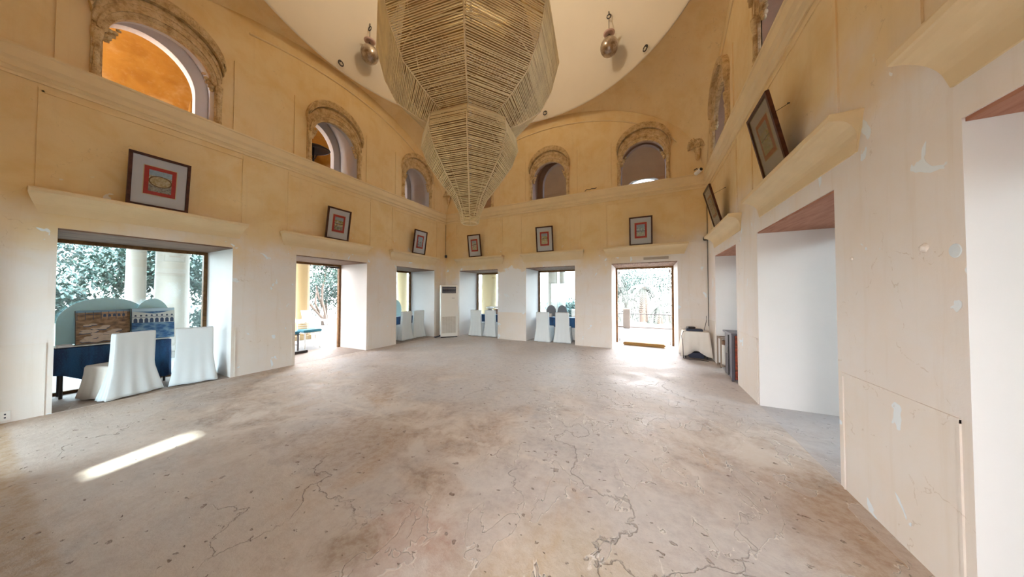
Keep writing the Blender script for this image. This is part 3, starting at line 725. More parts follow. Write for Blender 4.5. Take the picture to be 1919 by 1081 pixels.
def chair(loc, rz, label, hs=1.0, flare=1.0):
    """back faces -y (towards the room), seat extends to +y"""
    t = thing('slipcovered_chair', label, 'chair', loc, rz, 'white slipcovered chairs in the window recesses')
    ph = random.uniform(0, 6); bm = bmesh.new(); R = []
    for z, w, y0, y1, am in ((.955, .395, -.005, .05, 0), (.965, .42, -.015, .065, 0), (.94, .425, -.02, .07, 0), (.70, .430, -.010, .080, .002), (.48, .435, .0, .095, .003),
                             (.40, .45, -.005, .11, .003), (.20, .45 + .05 * flare, -.03, .13, .008), (.06, .45 + .09 * flare, -.05, .15, .014), (.018, .45 + .10 * flare, -.055, .155, .016)):
        R.append(ringloop(bm, z, w, y0, y1, am, ph))
    loft(bm, R[::-1])
    build('backrest_cover', bm, M_slip, t, smooth=True)
    bm = bmesh.new(); R = []
    for z, w, y0, y1, am in ((.485, .38, .09, .46, 0), (.49, .43, .075, .50, 0), (.46, .445, .07, .515, .002), (.36, .45, .07, .52, .008), (.18, .48, .075, .545, .022), (.018, .52, .08, .575, .034)):
        R.append(ringloop(bm, z, w, y0, y1, am, ph + 1))
    loft(bm, R[::-1]); build('seat_cover', bm, M_slip_warm if 'nearest' in label else M_slip, t, smooth=True)
    for sx in (-1, 1):
        for y in (.03, .46):
            bm = bmesh.new(); x = sx * .17; box(bm, x - .016, x + .016, y - .016, y + .016, 0, .08); build('leg', bm, M_black, t)
    return t
chair((-.14, -7.06, 0), PI / 2 + math.atan2(-.19, .5) * -1, 'white slipcovered chair nearest the camera, turned in the large left window recess', flare=1.6)
chair((-.15, -6.44, 0), PI / 2 - .24, 'white slipcovered chair beside the right jamb of the large left window recess', flare=1.0)
chair((-.30, -1.60, 0), PI / 2 + .10, 'white slipcovered chair, left one in the recess beside the air conditioner')
chair((-.34, -1.02, 0), PI / 2 - .10, 'white slipcovered chair, right one in the recess beside the air conditioner')
chair((1.27, .17, 0), .04, 'white slipcovered chair, left one in the recess right of the air conditioner')
chair((1.84, .24, 0), -.06, 'white slipcovered chair, right one in the recess right of the air conditioner')
chair((3.91, .08, 0), -.06, 'white slipcovered chair, left one in the middle back recess')
chair((4.55, .14, 0), .10, 'white slipcovered chair, right one in the middle back recess')
# ---------------------------------------------------------------- recess tables with cloths
def pleat_cloth(bm, x0, x1, y0, y1, zt, zfun, amp=.012, f=38, thick=.006):
    """cloth draped over a rectangular table top, pleated sides"""
    def outline(n=160):
        per = 2 * (x1 - x0 + y1 - y0)
        for k in range(n):
            s = per * k / n
            if s < x1 - x0: yield x0 + s, y0, 0, -1, s
            elif s < x1 - x0 + y1 - y0: yield x1, y0 + s - (x1 - x0), 1, 0, s
            elif s < 2 * (x1 - x0) + y1 - y0: yield x1 - (s - (x1 - x0) - (y1 - y0)), y1, 0, 1, s
            else: yield x0, y1 - (s - 2 * (x1 - x0) - (y1 - y0)), -1, 0, s
    rings = []; levels = (0, .03, .25, .6, 1)
    for l in levels:
        ring = []
        for x, y, nx, ny, s in outline():
            a = amp * (.15 + l) * (1 + math.sin(f * s + math.sin(s * 7) * 1.2))
            z = zt + (zfun(x, y) - zt) * l
            ring.append(bm.verts.new((x + nx * (a + .01), y + ny * (a + .01), z)))
        rings.append(ring)
    for A, B in zip(rings, rings[1:]):
        for k in range(len(A)): bm.faces.new((A[k], A[(k + 1) % len(A)], B[(k + 1) % len(A)], B[k]))
    bm.faces.new(rings[0])
def table(x0, x1, y0, y1, h, label):
    t = thing('banquet_table', label, 'table', ((x0 + x1) / 2, (y0 + y1) / 2, 0)); dx, dy = (x1 - x0) / 2, (y1 - y0) / 2
    build('table_top', bbox(-dx, dx, -dy, dy, h - .03, h, .004), M_col, t)
    for sx in (-1, 1):
        for sy in (-1, 1):
            bm = bmesh.new(); tube(bm, [(sx * (dx - .05), sy * (dy - .05), 0), (sx * (dx - .05), sy * (dy - .05), h - .03)], .016, 8); build('leg', bm, M_iron, t)
# 1: big left recess
table(-1.13, -.78, -7.64, -6.58, .735, 'narrow table with white top under blue cloth in the large left window recess')
bm = bmesh.new()
pleat_cloth(bm, -1.13, -.78, -7.64, -6.58, .742, lambda x, y: .36 - .22 * max(0, min(1, (y + 7.6) / .35)) if y < -7.0 else .10, .014, 34)
tag(build('tablecloth', bm, M_blue, smooth=False), 'dark blue pleated cloth hanging from the table in the large left window recess', 'tablecloth')
build_top = bbox(-1.135, -.77, -7.65, -6.57, .757, .768, .003)
tag(build('table_runner', build_top, M_linen), 'white runner on top of the blue cloth in the large left recess', 'table runner')
def recess_table(F, u0, u1, name, d0=-.72, d1=-1.12):
    p = [F(u0, d0, 0), F(u1, d1, 0)]; x0, x1 = sorted((p[0].x, p[1].x)); y0, y1 = sorted((p[0].y, p[1].y))
    table(x0, x1, y0, y1, .735, 'cloth covered table in the ' + name)
    bm = bmesh.new(); pleat_cloth(bm, x0, x1, y0, y1, .738, lambda x, y: .015, .010, 60)
    tag(build('table_skirt', bm, M_linen), 'white pleated skirt under the table in the ' + name, 'tablecloth')
    bm = bmesh.new(); pleat_cloth(bm, x0 - .022, x1 + .022, y0 - .022, y1 + .022, .748, lambda x, y: .43, .006, 25)
    tag(build('tablecloth', bm, M_blue), 'blue overlay cloth on the table in the ' + name, 'tablecloth')
recess_table(FL, .78, 2.24, 'left recess beside the air conditioner', -.92, -1.13)
recess_table(FB, .86, 2.24, 'back recess right of the air conditioner', -.90, -1.12)
recess_table(FB, 3.50, 4.92, 'middle back recess', -.80, -1.12)
# photo boards on the left table
def board_mat(name, stops, seed, sky, band):
    m, nt, b = newmat(name); P = pos(nt); X, Y, Z = sepxyz(nt, P)[:3]
    f = noise(nt, mapping(nt, P, (1, 1, 1.3), loc=(seed, 0, 0)), 8, 7, .7, 0); v = nt.nodes.new('ShaderNodeTexVoronoi')
    v.inputs['Scale'].default_value = 13; nt.links.new(mapping(nt, P, (1, 1, 1.9), loc=(seed, 0, 0)), v.inputs['Vector'])
    c = ramp(nt, math_(nt, 'ADD', math_(nt, 'MULTIPLY', f, .7), math_(nt, 'MULTIPLY', v.outputs['Distance'], .35)), stops)
    c = mixc(nt, smooth(nt, Z, band, band + .02), c, sky)
    nt.links.new(c, b.inputs['Base Color']); b.inputs['Roughness'].default_value = .35; return m
M_rocks = board_mat('rocks_photograph', [(.30, (.05, .035, .03)), (.50, (.22, .13, .07)), (.62, (.34, .22, .13)), (.75, (.22, .14, .08))], 2, (.16, .30, .42), .215)
M_court = board_mat('courtyard_photograph', [(.30, (.01, .04, .12)), (.5, (.03, .12, .28)), (.7, (.20, .34, .45))], 5, (.45, .62, .72), .20)
M_bwhite = plain('printed_wall', (.60, .64, .62), .4); M_bdark = plain('printed_shadow', (.03, .06, .12), .4); M_brown = plain('printed_brown', (.40, .26, .16), .4); M_brown2 = plain('printed_rock', (.50, .40, .32), .4, var=.35, scale=20); M_ora = plain('printed_orange', (.62, .34, .08), .4)
def photo_board(p, rz, w, h, label, mt, kind):
    t = thing('photo_board', label, 'photo board', p, rz); T = Matrix.Rotation(-.10, 4, 'X')
    bm = bmesh.new(); box(bm, -w / 2, w / 2, -.012, .012, 0, h); o = build('panel', bm, M_black, t); o.matrix_local = T
    bm = bmesh.new(); box(bm, -w / 2 + .003, w / 2 - .003, -.002, .002, -h / 2 + .003, h / 2 - .003); pr = build('photo_print', bm, mt, o)
    pr.location = (0, -.015, h / 2)
    bm = bmesh.new(); b2 = bmesh.new()
    if kind == 0:
        box(bm, -.02, .22, -.0175, -.0165, .40, .49)
        for k in range(5): prism(b2, archpoly(.005 + k * .045, .014, .41, .435, .455, 6), -.019, -.018, lambda u, v, d: Vector((u, d, v)))
        for k in range(7): box(b2, -.24 + k * .07, -.235 + k * .07, -.019, -.018, .37, .50)
        box(b2, -.24, .22, -.019, -.018, .452, .458)
        build('printed_building', bm, M_brown, pr).location = (0, .015, -h / 2); build('printed_arcade', b2, M_bdark, pr).location = (0, .015, -h / 2)
        rnd = random.Random(3)
        for nm_, mt_, n_, dz_, yy in (('printed_rock_shadows', M_bdark, 26, -.012, -.0180), ('printed_rocks', M_brown2, 26, 0, -.0190)):
            rnd = random.Random(3); bm = bmesh.new()
            for q in range(n_):
                x_ = rnd.uniform(-.17, .13); z_ = .30 - .27 * (q / n_) ** .8 + rnd.uniform(-.01, .01); s_ = .030 + .030 * q / n_; a0_ = rnd.uniform(0, 6)
                pts_ = [(x_ + s_ * 1.3 * math.cos(2 * PI * e / 9) * rnd.uniform(.8, 1.15), max(.012, z_ + dz_ + s_ * .5 * math.sin(2 * PI * e / 9) * rnd.uniform(.7, 1.1))) for e in range(9)]
                f_ = bm.faces.new([bm.verts.new((u_, yy - q * .00004, v_)) for u_, v_ in pts_])
            build(nm_, bm, mt_, pr).location = (0, .015, -h / 2)
        bm = bmesh.new(); prism(bm, [(.22 * math.cos(a * .3) * .6, .07 + .045 * math.sin(a * .3)) for a in range(21)], -.0185, -.0172, lambda u, v, d: Vector((u, d, v)))
        build('printed_boulder', bm, M_ora, pr).location = (0, .015, -h / 2)
    else:
        prism(bm, [(-w / 2 + .005, .29), (w / 2 - .005, .27), (w / 2 - .005, .49), (.02, .43), (-w / 2 + .005, .48)], -.0175, -.0165, lambda u, v, d: Vector((u, d, v)))
        for k in range(8):
            c = -w / 2 + .04 + k * (w - .07) / 7
            prism(b2, archpoly(c, .02, .28, .33, .36, 8), -.019, -.018, lambda u, v, d: Vector((u, d, v)))
            prism(b2, archpoly(c, .011, .39, .405, .42, 6), -.019, -.018, lambda u, v, d: Vector((u, d, v)))
        box(b2, -w / 2 + .005, w / 2 - .005, -.019, -.018, .372, .378)
        build('printed_building', bm, M_bwhite, pr).location = (0, .015, -h / 2); build('printed_arcade', b2, M_bdark, pr).location = (0, .015, -h / 2)
photo_board((-.86, -7.24, .775), PI / 2 + .10, .50, .52, 'photo board of rocks and a brown arcaded fort, left one on the blue table', M_rocks, 0)
photo_board((-.82, -6.76, .775), PI / 2 - .06, .46, .53, 'photo board of a white arcaded courtyard, right one on the blue table', M_court, 1)
# arch topped boards
def arch_board(p, rz, w, h, label, mt):
    t = thing('arched_board', label, 'board', p, rz); T = Matrix.Rotation(-.08, 4, 'X')
    bm = bmesh.new(); prism(bm, archpoly(0, w / 2, 0, h * .45, h, 20), -.01, .01, lambda u, v, d: T @ Vector((u, d, v))); build('panel', bm, mt, t)
    bm = bmesh.new(); tube(bm, [T @ Vector((0, .012, h * .8)), Vector((0, .10, 0.01))], .006, 6); build('easel_leg', bm, M_iron, t)
    bm = bmesh.new(); prism(bm, archpoly(0, w / 2 * .9, .02, h * .45, h * .94, 20), -.013, -.0105, lambda u, v, d: T @ Vector((u, d, v))); build('face', bm, mt, t)
M_bg = plain('grey_board', (.15, .155, .17), .6); M_bg2 = plain('blue_grey_board', (.50, .78, .84), .5)
arch_board((3.94, .90, .762), .0, .36, .40, 'dark grey arch-topped board, left one on the middle back table', M_bg)
arch_board((4.32, .96, .762), .0, .34, .40, 'dark grey arch-topped board, right one on the middle back table', M_bg)
arch_board((-.95, -1.50, .762), PI / 2, .50, .60, 'blue-grey arch-topped board on the table beside the air conditioner', M_bg2)
arch_board((-1.02, -7.20, .775), PI / 2, .86, .72, 'wide pale blue-grey arched board behind the photo board of rocks', M_bg2)
arch_board((-.975, -6.74, .775), PI / 2, .40, .70, 'pale blue-grey arched board behind the courtyard photo board', M_bg2)
# white box, low stuff on the tables, cushions
o = build('carton', bbox(-.14, .14, -.07, .07, 0, .11, .006), plain('cardboard', (.66, .58, .52), .8)); o.location = (3.86, .80, .762)
tag(o, 'small pale carton in front of the left arched board', 'box')
def cushion(p, s, label, mt):
    bm = bmesh.new(); bmesh.ops.create_cube(bm, size=1); bmesh.ops.subdivide_edges(bm, edges=bm.edges[:], cuts=6, use_grid_fill=True)
    for v in bm.verts:
        x, y, z = v.co * 2; k = (1 - x * x) * (1 - y * y)
        v.co = Vector((x * s[0] * (1 - .08 * (y * y)), y * s[1] * (1 - .08 * x * x), s[2] * (1 + z * (.25 + .75 * max(0, k) ** .5))))
    o = build('cushion', bm, mt, smooth=True); o.location = p; tag(o, label, 'cushion')
cushion((1.42, .95, .762), (.16, .12, .10), 'dark patterned bundle, left one on the table right of the air conditioner', M_slate)
cushion((1.80, .95, .762), (.17, .12, .11), 'dark patterned bundle, right one on the table right of the air conditioner', plain('brown_pattern', (.22, .14, .12), .8, var=.6, scale=30))
cushion((1.42, .95, .968), (.14, .11, .05), 'white folded pillow on the left dark bundle', M_linen)
cushion((1.80, .95, .988), (.15, .11, .05), 'white folded pillow on the right dark bundle', M_linen)
o = build('papers', bbox(-.12, .12, -.06, .06, 0, .02, .003), M_linen); o.location = (-.87, -7.57, .77); tag(o, 'white papers at the left end of the table in the large left recess', 'papers')
# ---------------------------------------------------------------- air conditioner
t = thing('floor_air_conditioner', 'tall cream floor standing air conditioner in the back left corner', 'air conditioner', (.50, -.42, 0), math.radians(45) + .08)
w, d, h = .60, .30, 1.87; y0 = -d / 2 - .02
build('body', bbox(-w / 2, w / 2, -d / 2, d / 2, .03, h, .012), M_ac, t)
build('plinth', bbox(-w / 2 + .01, w / 2 - .01, -d / 2 + .01, d / 2 - .01, 0, .04, .003), M_black, t)
bm = bbox(-w / 2 + .04, w / 2 - .07, y0 + .016, -d / 2 + .004, 1.58, 1.82, .004); op = build('outlet_recess', bm, M_navy, t)
bm = bmesh.new()
for k in range(5): box(bm, -.24, .21, y0 - .006, y0 + .018, 1.60 + k * .05, 1.606 + k * .05)
build('louvre_slats', bm, M_ac, op)
bm = bmesh.new()
for k in range(5): box(bm, -.21 + k * .1, -.206 + k * .1, y0 + .002, y0 + .018, 1.59, 1.81)
build('air_vanes', bm, M_black, op)
build('front_panel', bbox(-w / 2 + .02, w / 2 - .05, y0 + .006, -d / 2 + .003, .80, 1.54, .008), M_ac, t)
bm = bbox(-w / 2 + .04, w / 2 - .07, y0 + .012, -d / 2 + .003, .16, .74, .004); gr = build('intake_grille', bm, M_grille, t)
bm = bmesh.new()
for k in range(27): box(bm, -.255, .225, y0 + .004, y0 + .014, .17 + k * .021, .176 + k * .021)
for k in range(9): box(bm, -.25 + k * .058, -.246 + k * .058, y0 + .002, y0 + .014, .165, .735)
build('grille_bars', bm, M_ac, gr)
build('control_badge', bbox(.08, .18, y0 + .001, y0 + .008, 1.40, 1.415, .001), M_metal, t)
bm = bmesh.new(); tube(bm, [(-.28, -.05, .10), (-.36, -.08, .05), (-.46, -.02, .02), (-.50, .05, .02)], .018, 8)
tag(o := build('power_cord', bm, M_navy, smooth=True), 'thick dark cord on the floor left of the air conditioner', 'cord')
o.location = (.50, -.42, 0); o.rotation_euler = (0, 0, math.radians(45) + .08)
# corner cables and cameras
def wallbox(p, s, label, name, cat, mt):
    o = build(name, bbox(-s[0] / 2, s[0] / 2, -s[1] / 2, s[1] / 2, -s[2] / 2, s[2] / 2, .006), mt); o.location = p; tag(o, label, cat)
t = thing('corner_speaker', 'small black box mounted in the back left corner', 'speaker', (.05, -.05, 2.99), PI / 4)
build('cabinet', bbox(-.04, .04, -.035, .03, -.05, .05, .006), M_black, t)
bm = bmesh.new(); box(bm, -.03, .03, -.04, -.034, -.04, .04); build('grille', bm, M_iron, t)
t = thing('wall_sensor', 'small black camera in the back right corner below the cornice', 'camera', (W - .05, -.05, 2.94), -PI / 4)
build('cabinet', bbox(-.05, .05, -.04, .03, -.045, .045, .012), M_black, t)
bm = bmesh.new(); lathe(bm, [(.025, -.02), (.025, .02), (.015, .025)], 16)
for v in bm.verts: v.co = Matrix.Rotation(PI / 2, 4, 'X') @ v.co + Vector((0, -.05, 0))
build('lens', bm, M_black, t, smooth=True)
bm = bmesh.new(); tube(bm, [(.012, -.012, 3.05), (.012, -.012, 4.22)], .006, 6); tag(build('cable', bm, M_iron), 'thin dark cable running up the back left corner', 'cable')
bm = bmesh.new(); tube(bm, [(W - .012, -.012, .75), (W - .012, -.012, 2.6), (W - .014, -.013, 4.22)], .006, 6); tag(build('cable', bm, M_iron), 'thin dark cable running down the back right corner', 'cable')
t = thing('security_camera', 'white bullet camera on the cornice in the back right corner', 'camera', (W - .20, -.16, 4.62), .5)
bm = bmesh.new(); lathe(bm, [(.045, -.10), (.05, -.09), (.05, .07), (.04, .09)], 20)
for v in bm.verts: v.co = Matrix.Rotation(PI / 2 - .2, 4, 'X') @ v.co
build('housing', bm, M_white, t, smooth=True)
bm = bmesh.new(); lathe(bm, [(.038, .088), (.038, .10), (.02, .103)], 20)
for v in bm.verts: v.co = Matrix.Rotation(PI / 2 - .2, 4, 'X') @ v.co
build('lens', bm, M_black, t, smooth=True)
bm = bmesh.new(); tube(bm, [(0, .02, .04), (0, .06, .10), (0, .15, .10)], .012, 8); build('bracket', bm, M_iron, t)
# curly wire on the back cornice
bm = bmesh.new(); tube(bm, [(5.32, -.09, 4.61), (5.38, -.09, 4.66), (5.46, -.09, 4.64), (5.52, -.09, 4.66), (5.62, -.09, 4.65), (5.66, -.09, 4.67)], .010, 6)
tag(build('loose_wire', bm, M_iron), 'short curled dark wire lying on the back cornice between two arches', 'wire')
# socket, knobs
t = thing('wall_socket', 'blue-edged white wall socket low on the left wall', 'socket', (0, -8.03, .085), PI / 2)
build('plate', bbox(-.055, .055, -.012, .0, -.055, .055, .004), M_white, t)
bm = bmesh.new()
for a in (-.022, .022):
    for b in (-.02, .02): box(bm, a - .006, a + .006, -.0135, -.011, b - .008, b + .008)
build('pin_holes', bm, M_navy, t)
for p, r, l in (((W, -5.88, 1.81), .026, 'lumpy plaster knob on the right wall beside the round pale paint patch'), ((W, -5.28, 1.82), .014, 'small plaster knob on the right wall close to the recess edge')):
    bm = bmesh.new(); bmesh.ops.create_icosphere(bm, subdivisions=3, radius=r)
    for v in bm.verts: v.co *= random.uniform(.85, 1.1); v.co.x *= .6
    o = build('plaster_knob', bm, M_wall, smooth=True); o.location = p; tag(o, l, 'wall knob')
bm = bmesh.new(); lathe(bm, [(.005, .003), (.030, .003), (.033, 0)], 24)
for v in bm.verts: v.co = Matrix.Rotation(-PI / 2, 4, 'Y') @ v.co; v.co.z *= 1.1
o = build('paint_patch', bm, plain('pale_blue_paint', (.70, .78, .84), .7)); o.location = (W - .001, -6.05, 1.77); tag(o, 'round pale blue paint patch on the right wall', 'paint patch')
# flat grey strip above the door
o = build('curtain_strip', bbox(-.30, .30, -.02, .0, -.035, .035, .004), plain('grey_strip', (.42, .36, .30), .6)); o.location = (7.18, 0, 2.52); tag(o, 'flat grey strip on the wall above the glass door', 'wall strip')
# coir roll mat at the door
t = thing('door_mat', 'long ochre mat on the floor inside the glass door', 'door mat', (6.86, .78, 0), -.06)
build('mat', bbox(-.57, .57, -.10, .10, 0, .09, .03), M_mat, t)
# ---------------------------------------------------------------- small cloth table with devices
t = thing('side_table', 'small dark legged table under a white cloth by the glass door', 'table', (8.0, -.30, 0)); h = .64
build('table_top', bbox(-.25, .25, -.20, .20, h - .03, h, .004), M_iron, t)
for sx in (-1, 1):
    for sy in (-1, 1):
        bm = bmesh.new(); tube(bm, [(sx * .22, sy * .17, 0), (sx * .22, sy * .17, h - .03)], .014, 8); build('leg', bm, M_iron, t)
bm = bmesh.new(); rings = []; n = 72
for l in (0, .02, .12, .35, .65, 1):
    ring = []
    for k in range(n):
        a = 2 * PI * k / n; ca, sa = math.cos(a), math.sin(a); s = 1 / max(abs(ca) / .262, abs(sa) / .212)
        fl = 1 + .28 * l * (.55 + .45 * math.cos(4 * a + PI)) + .05 * l * math.sin(11 * a) + .03 * l * math.sin(17 * a + 1)
        hem = .05 + .17 * max(0, math.cos(2 * (a + PI / 2) )) ** 2 * (1 if sa < 0 else .2) + .02 * math.sin(5 * a)
        x = s * ca * fl; y = s * sa * fl
        x = max(-.6, min(.31, x)); y = min(.27, y)
        ring.append(bm.verts.new((x, y, h + .006 + (hem - h) * l)))
    rings.append(ring)
for A, B in zip(rings, rings[1:]):
    for k in range(n): bm.faces.new((A[k], A[(k + 1) % n], B[(k + 1) % n], B[k]))
bm.faces.new(rings[0]); o = build('tablecloth', bm, M_slip_warm, smooth=True); o.location = (8.0, -.30, 0)
md = o.modifiers.new('s', 'SOLIDIFY'); md.thickness = .004
tag(o, 'off-white cloth with a raised hem draped over the small side table', 'tablecloth')
o = build('media_box', bbox(-.17, .17, -.10, .10, 0, .05, .006), M_navy); o.location = (7.98, -.30, h + .01); tag(o, 'dark blue flat device lying on the white clothed side table', 'device')
o = build('handset', bbox(-.09, .09, -.05, .05, 0, .045, .012), M_iron); o.location = (7.92, -.28, h + .063); o.rotation_euler = (0, 0, .3); tag(o, 'dark handset lying on top of the flat device', 'handset')
bm = bmesh.new(); tube(bm, [(7.80, -.46, h + .02), (7.74, -.50, h + .01), (7.70, -.53, h - .10), (7.72, -.56, .3), (7.72, -.60, .02), (7.85, -.66, .012), (8.05, -.62, .012), (8.2, -.70, .012)], .007, 6)
tag(build('power_cord', bm, M_iron, smooth=True), 'dark cord trailing from the side table onto the floor', 'cord')
bm = bmesh.new(); tube(bm, [(8.2, -.2, h + .02), (8.24, -.15, h + .15), (8.27, -.06, h + .22), (8.28, -.03, h + .36)], .006, 6)
tag(build('thin_wire', bm, M_iron, smooth=True), 'thin wire rising from the side table to the wall', 'wire')
o = build('storage_case', bbox(-.15, .15, -.10, .10, 0, .13, .01), M_navy); o.location = (8.02, -.28, 0); tag(o, 'dark blue case on the floor under the side table', 'case')
# white cylinder in a brown metal stand
t = thing('filter_stand', 'white cylinder with brown lid in a bronze metal stand', 'stand', (8.50, -1.02, 0))
bm = bmesh.new(); lathe(bm, [(.12, .05), (.125, .06), (.125, .47), (.11, .48)], 28); build('cylinder', bm, M_white, t, smooth=False)
bm = bmesh.new(); lathe(bm, [(.128, .47), (.128, .55), (.11, .56)], 28); build('lid', bm, plain('brown_lid', (.20, .10, .05), .5), t)
bm = bmesh.new()
for sx in (-1, 1):
    for sy in (-1, 1): box(bm, sx * .16 - .012, sx * .16 + .012, sy * .15 - .012, sy * .15 + .012, 0, .63)
for z in (.02, .60):
    for s in (-1, 1): box(bm, -.16, .16, s * .15 - .01, s * .15 + .01, z, z + .025); box(bm, s * .16 - .01, s * .16 + .01, -.15, .15, z, z + .025)
build('stand_frame', bm, plain('bronze_metal', (.30, .22, .16), .45, metal=.6), t)
o = build('black_device', bbox(-.10, .10, -.10, .10, 0, .14, .01), M_black); o.location = (8.56, -1.02, .626); tag(o, 'black box on top of the bronze stand', 'device')
# steel and red-brown cabinet
t = thing('low_cabinet', 'dark grey cabinet with a red-brown worn side at the far right recess', 'cabinet', (8.58, -1.92, 0)); h = .85
build('body', bbox(-.27, .27, -.25, .27, 0.02, h - .03, .004), M_slate, t)
build('top', bbox(-.30, .30, -.29, .30, h - .03, h, .004), M_slate, t)
build('worn_side_panel', bbox(-.24, .25, -.275, -.252, .04, h - .04, .003), M_rust, t)
bm = bmesh.new(); box(bm, -.295, -.262, -.285, -.245, .0, h - .03); build('corner_post', bm, M_slate, t)
bm = bmesh.new(); box(bm, -.285, -.272, -.01, .01, .05, h - .06); build('door_joint', bm, M_black, t)
bm = bmesh.new(); tube(bm, [(-.285, .05, .45), (-.30, .05, .45), (-.30, .05, .56), (-.285, .05, .56)], .006, 6); build('handle', bm, M_metal, t)
# ---------------------------------------------------------------- outside: terrace, columns, railing, plants
bm = bmesh.new(); box(bm, -5.2, W + 5.2, -W - 5.2, 6.0, -.45, -.031)
build('terrace', bm, M_terr, kind='structure')
bm = bmesh.new(); box(bm, -60, 60, -60, 60, -.7, -.5); build('garden_ground', bm, M_ground, kind='structure')
colg = 'pale stone columns along the veranda'
def column(x, y, r, label, mt=M_col):
    t = thing('veranda_column', label, 'column', (x, y, -.03), 0, colg)
    bm = bmesh.new(); box(bm, -r * 1.25, r * 1.25, -r * 1.25, r * 1.25, 0, .14); build('base', bm, mt, t)
    bm = bmesh.new(); lathe(bm, [(r * 1.12, .14), (r * 1.12, .2), (r, .24), (r * .96, 1.6), (r * .9, 2.95), (r * 1.1, 3.0), (r * 1.15, 3.08)], 32); build('shaft', bm, mt, t, smooth=True)
    bm = bmesh.new(); box(bm, -r * 1.25, r * 1.25, -r * 1.25, r * 1.25, 3.08, 3.38); build('capital', bm, mt, t)
column(-4.0, -5.86, .30, 'thick pale column outside the large left window')
column(-4.0, -6.42, .16, 'slim pale column left of the thick one outside the large left window')
column(-4.0, -2.95, .26, 'pale yellow column outside the left glass door', M_colY)
column(-4.0, 1.48, .26, 'pale column seen through the recess beside the air conditioner', M_colY)
column(-.45, 4.0, .42, 'thick yellow column seen through the recess right of the air conditioner', M_colY)
column(.28, 4.0, .18, 'slim yellow column beside the thick one behind the back left recess', M_colY)
column(3.02, 4.0, .24, 'thick pale column outside the middle back window')
column(3.45, 4.1, .14, 'slim pale column beside the thick one outside the middle back window')
column(W + 4.0, -3.2, .26, 'pale column on the right veranda')
for x, y in ((1.5, -W - 4.0), (5.5, -W - 4.0)): column(x, y, .26, 'pale column on the front veranda')
# unseen roof slabs added to keep sun out of the outer front openings
for x0, x1 in ((-.6, 2.5), (5.2, W + .6)):
    bm = bmesh.new(); box(bm, x0, x1, -W - 4.2, -W - TH, 3.15, 3.35); build('ceiling_sun_block', bm, M_reveal, kind='structure')
# unseen boards added in the middle front opening; one gap shapes the sun strip
t = thing('sun_strip_boards', 'unseen boards added behind the camera to shape the sun strip', 'light blocker', (0, 0, 0)); yb = -W - TH - .01
for k, (x0, x1, z0, z1) in enumerate(((2.5, 3.00, 0, 2.6), (3.26, 3.9, 0, 2.6), (3.9, 4.45, 0, 2.6), (4.45, 5.1, 0, 2.6), (3.00, 3.26, 0, 1.80))):
    bm = bmesh.new(); box(bm, x0, x1, yb - .03, yb, z0, z1); build('board', bm, M_frame, t)
# low railing behind the glass door
t = thing('terrace_railing', 'thin low metal railing beyond the glass door', 'railing', (7.1, 5.55, -.03))
bm = bmesh.new(); tube(bm, [(-2.2, 0, .66), (2.6, 0, .66)], .016, 8); build('top_rail', bm, M_iron, t)
bm = bmesh.new(); box(bm, -2.2, 2.6, -.04, .04, .02, .07); build('bottom_rail', bm, plain('rail_base', (.16, .12, .10), .8), t)
for k in range(9):
    bm = bmesh.new(); tube(bm, [(-2.1 + k * .55, 0, .07), (-2.1 + k * .55, 0, .66)], .010, 6); build('baluster', bm, M_metal, t)
t = thing('gate_pillar', 'short plastered pillar at the left end of the terrace railing', 'pillar', (6.12, 5.45, -.03))
build('shaft', bbox(-.15, .15, -.15, .15, 0, .86, .02), plain('beige_pillar', (.20, .17, .145), .8), t)
build('cap', bbox(-.18, .18, -.18, .18, .86, .92, .02), M_col, t)
# parapet behind the middle back window
bm = bmesh.new(); box(bm, 3.6, 5.6, 5.2, 5.5, -.03, .78); build('wall_parapet', bm, plain('parapet_stone', (.42, .36, .32), .85), kind='structure')
bm = bmesh.new(); box(bm, W + 5.3, W + 5.6, -13, 3, -.5, 2.9); build('wall_sky_block', bm, plain('sky_block_plaster', (.40, .37, .34), .85), kind='structure')  # unseen wall added to cut the low sky light entering the right openings
# iron chairs with teal seats outside the left door
def iron_chair(loc, rz, label, mt):
    t = thing('iron_chair', label, 'chair', loc, rz, 'iron terrace chairs with teal seats')
    build('seat_cushion', bbox(-.24, .24, -.22, .22, .47, .54, .02), M_teal, t)
    bm = bmesh.new(); box(bm, -.23, .23, -.21, .21, .44, .465); build('seat_frame', bm, mt, t)
    for sx in (-1, 1):
        for sy in (-1, 1):
            bm = bmesh.new(); tube(bm, [(sx * .20, sy * .18, 0), (sx * .20, sy * .18, .44)], .024, 8); build('leg', bm, mt, t)
    bm = bmesh.new()
    for sx in (-1, 1): tube(bm, [(sx * .22, .20, .45), (sx * .22, .24, .80)], .012, 8)
    for k in range(4):
        cx_ = -.165 + k * .11; tube(bm, [(cx_ + .045 * math.cos(2 * PI * q / 14), .24, .76 + .04 * math.sin(2 * PI * q / 14)) for q in range(14)], .008, 6, closed=True)
    for z in (.58, .64, .70, .81): tube(bm, [(-.22, .235, z), (.22, .235, z)], .008, 6)
    build('scroll_back', bm, mt, t)
    bm = bmesh.new()
    for s in (-1, 1): tube(bm, [(s * .2, -.18, .16), (s * .2, .18, .16)], .01, 6)
    tube(bm, [(-.2, 0, .16), (.2, 0, .16)], .01, 6); build('stretcher', bm, mt, t)
iron_chair((-1.95, -4.30, -.03), PI / 2 + .1, 'dark iron chair with teal seat outside the left glass door', M_iron)
iron_chair((-2.05, -3.66, -.03), PI / 2 - .05, 'pale metal chair with teal seat outside the left glass door, right of the dark one', M_white)
t = thing('terrace_table', 'white terrace table behind the teal seated chairs', 'table', (-3.0, -3.4, -.03))
build('table_top', bbox(-.45, .45, -.6, .6, .70, .74, .01), M_white, t)
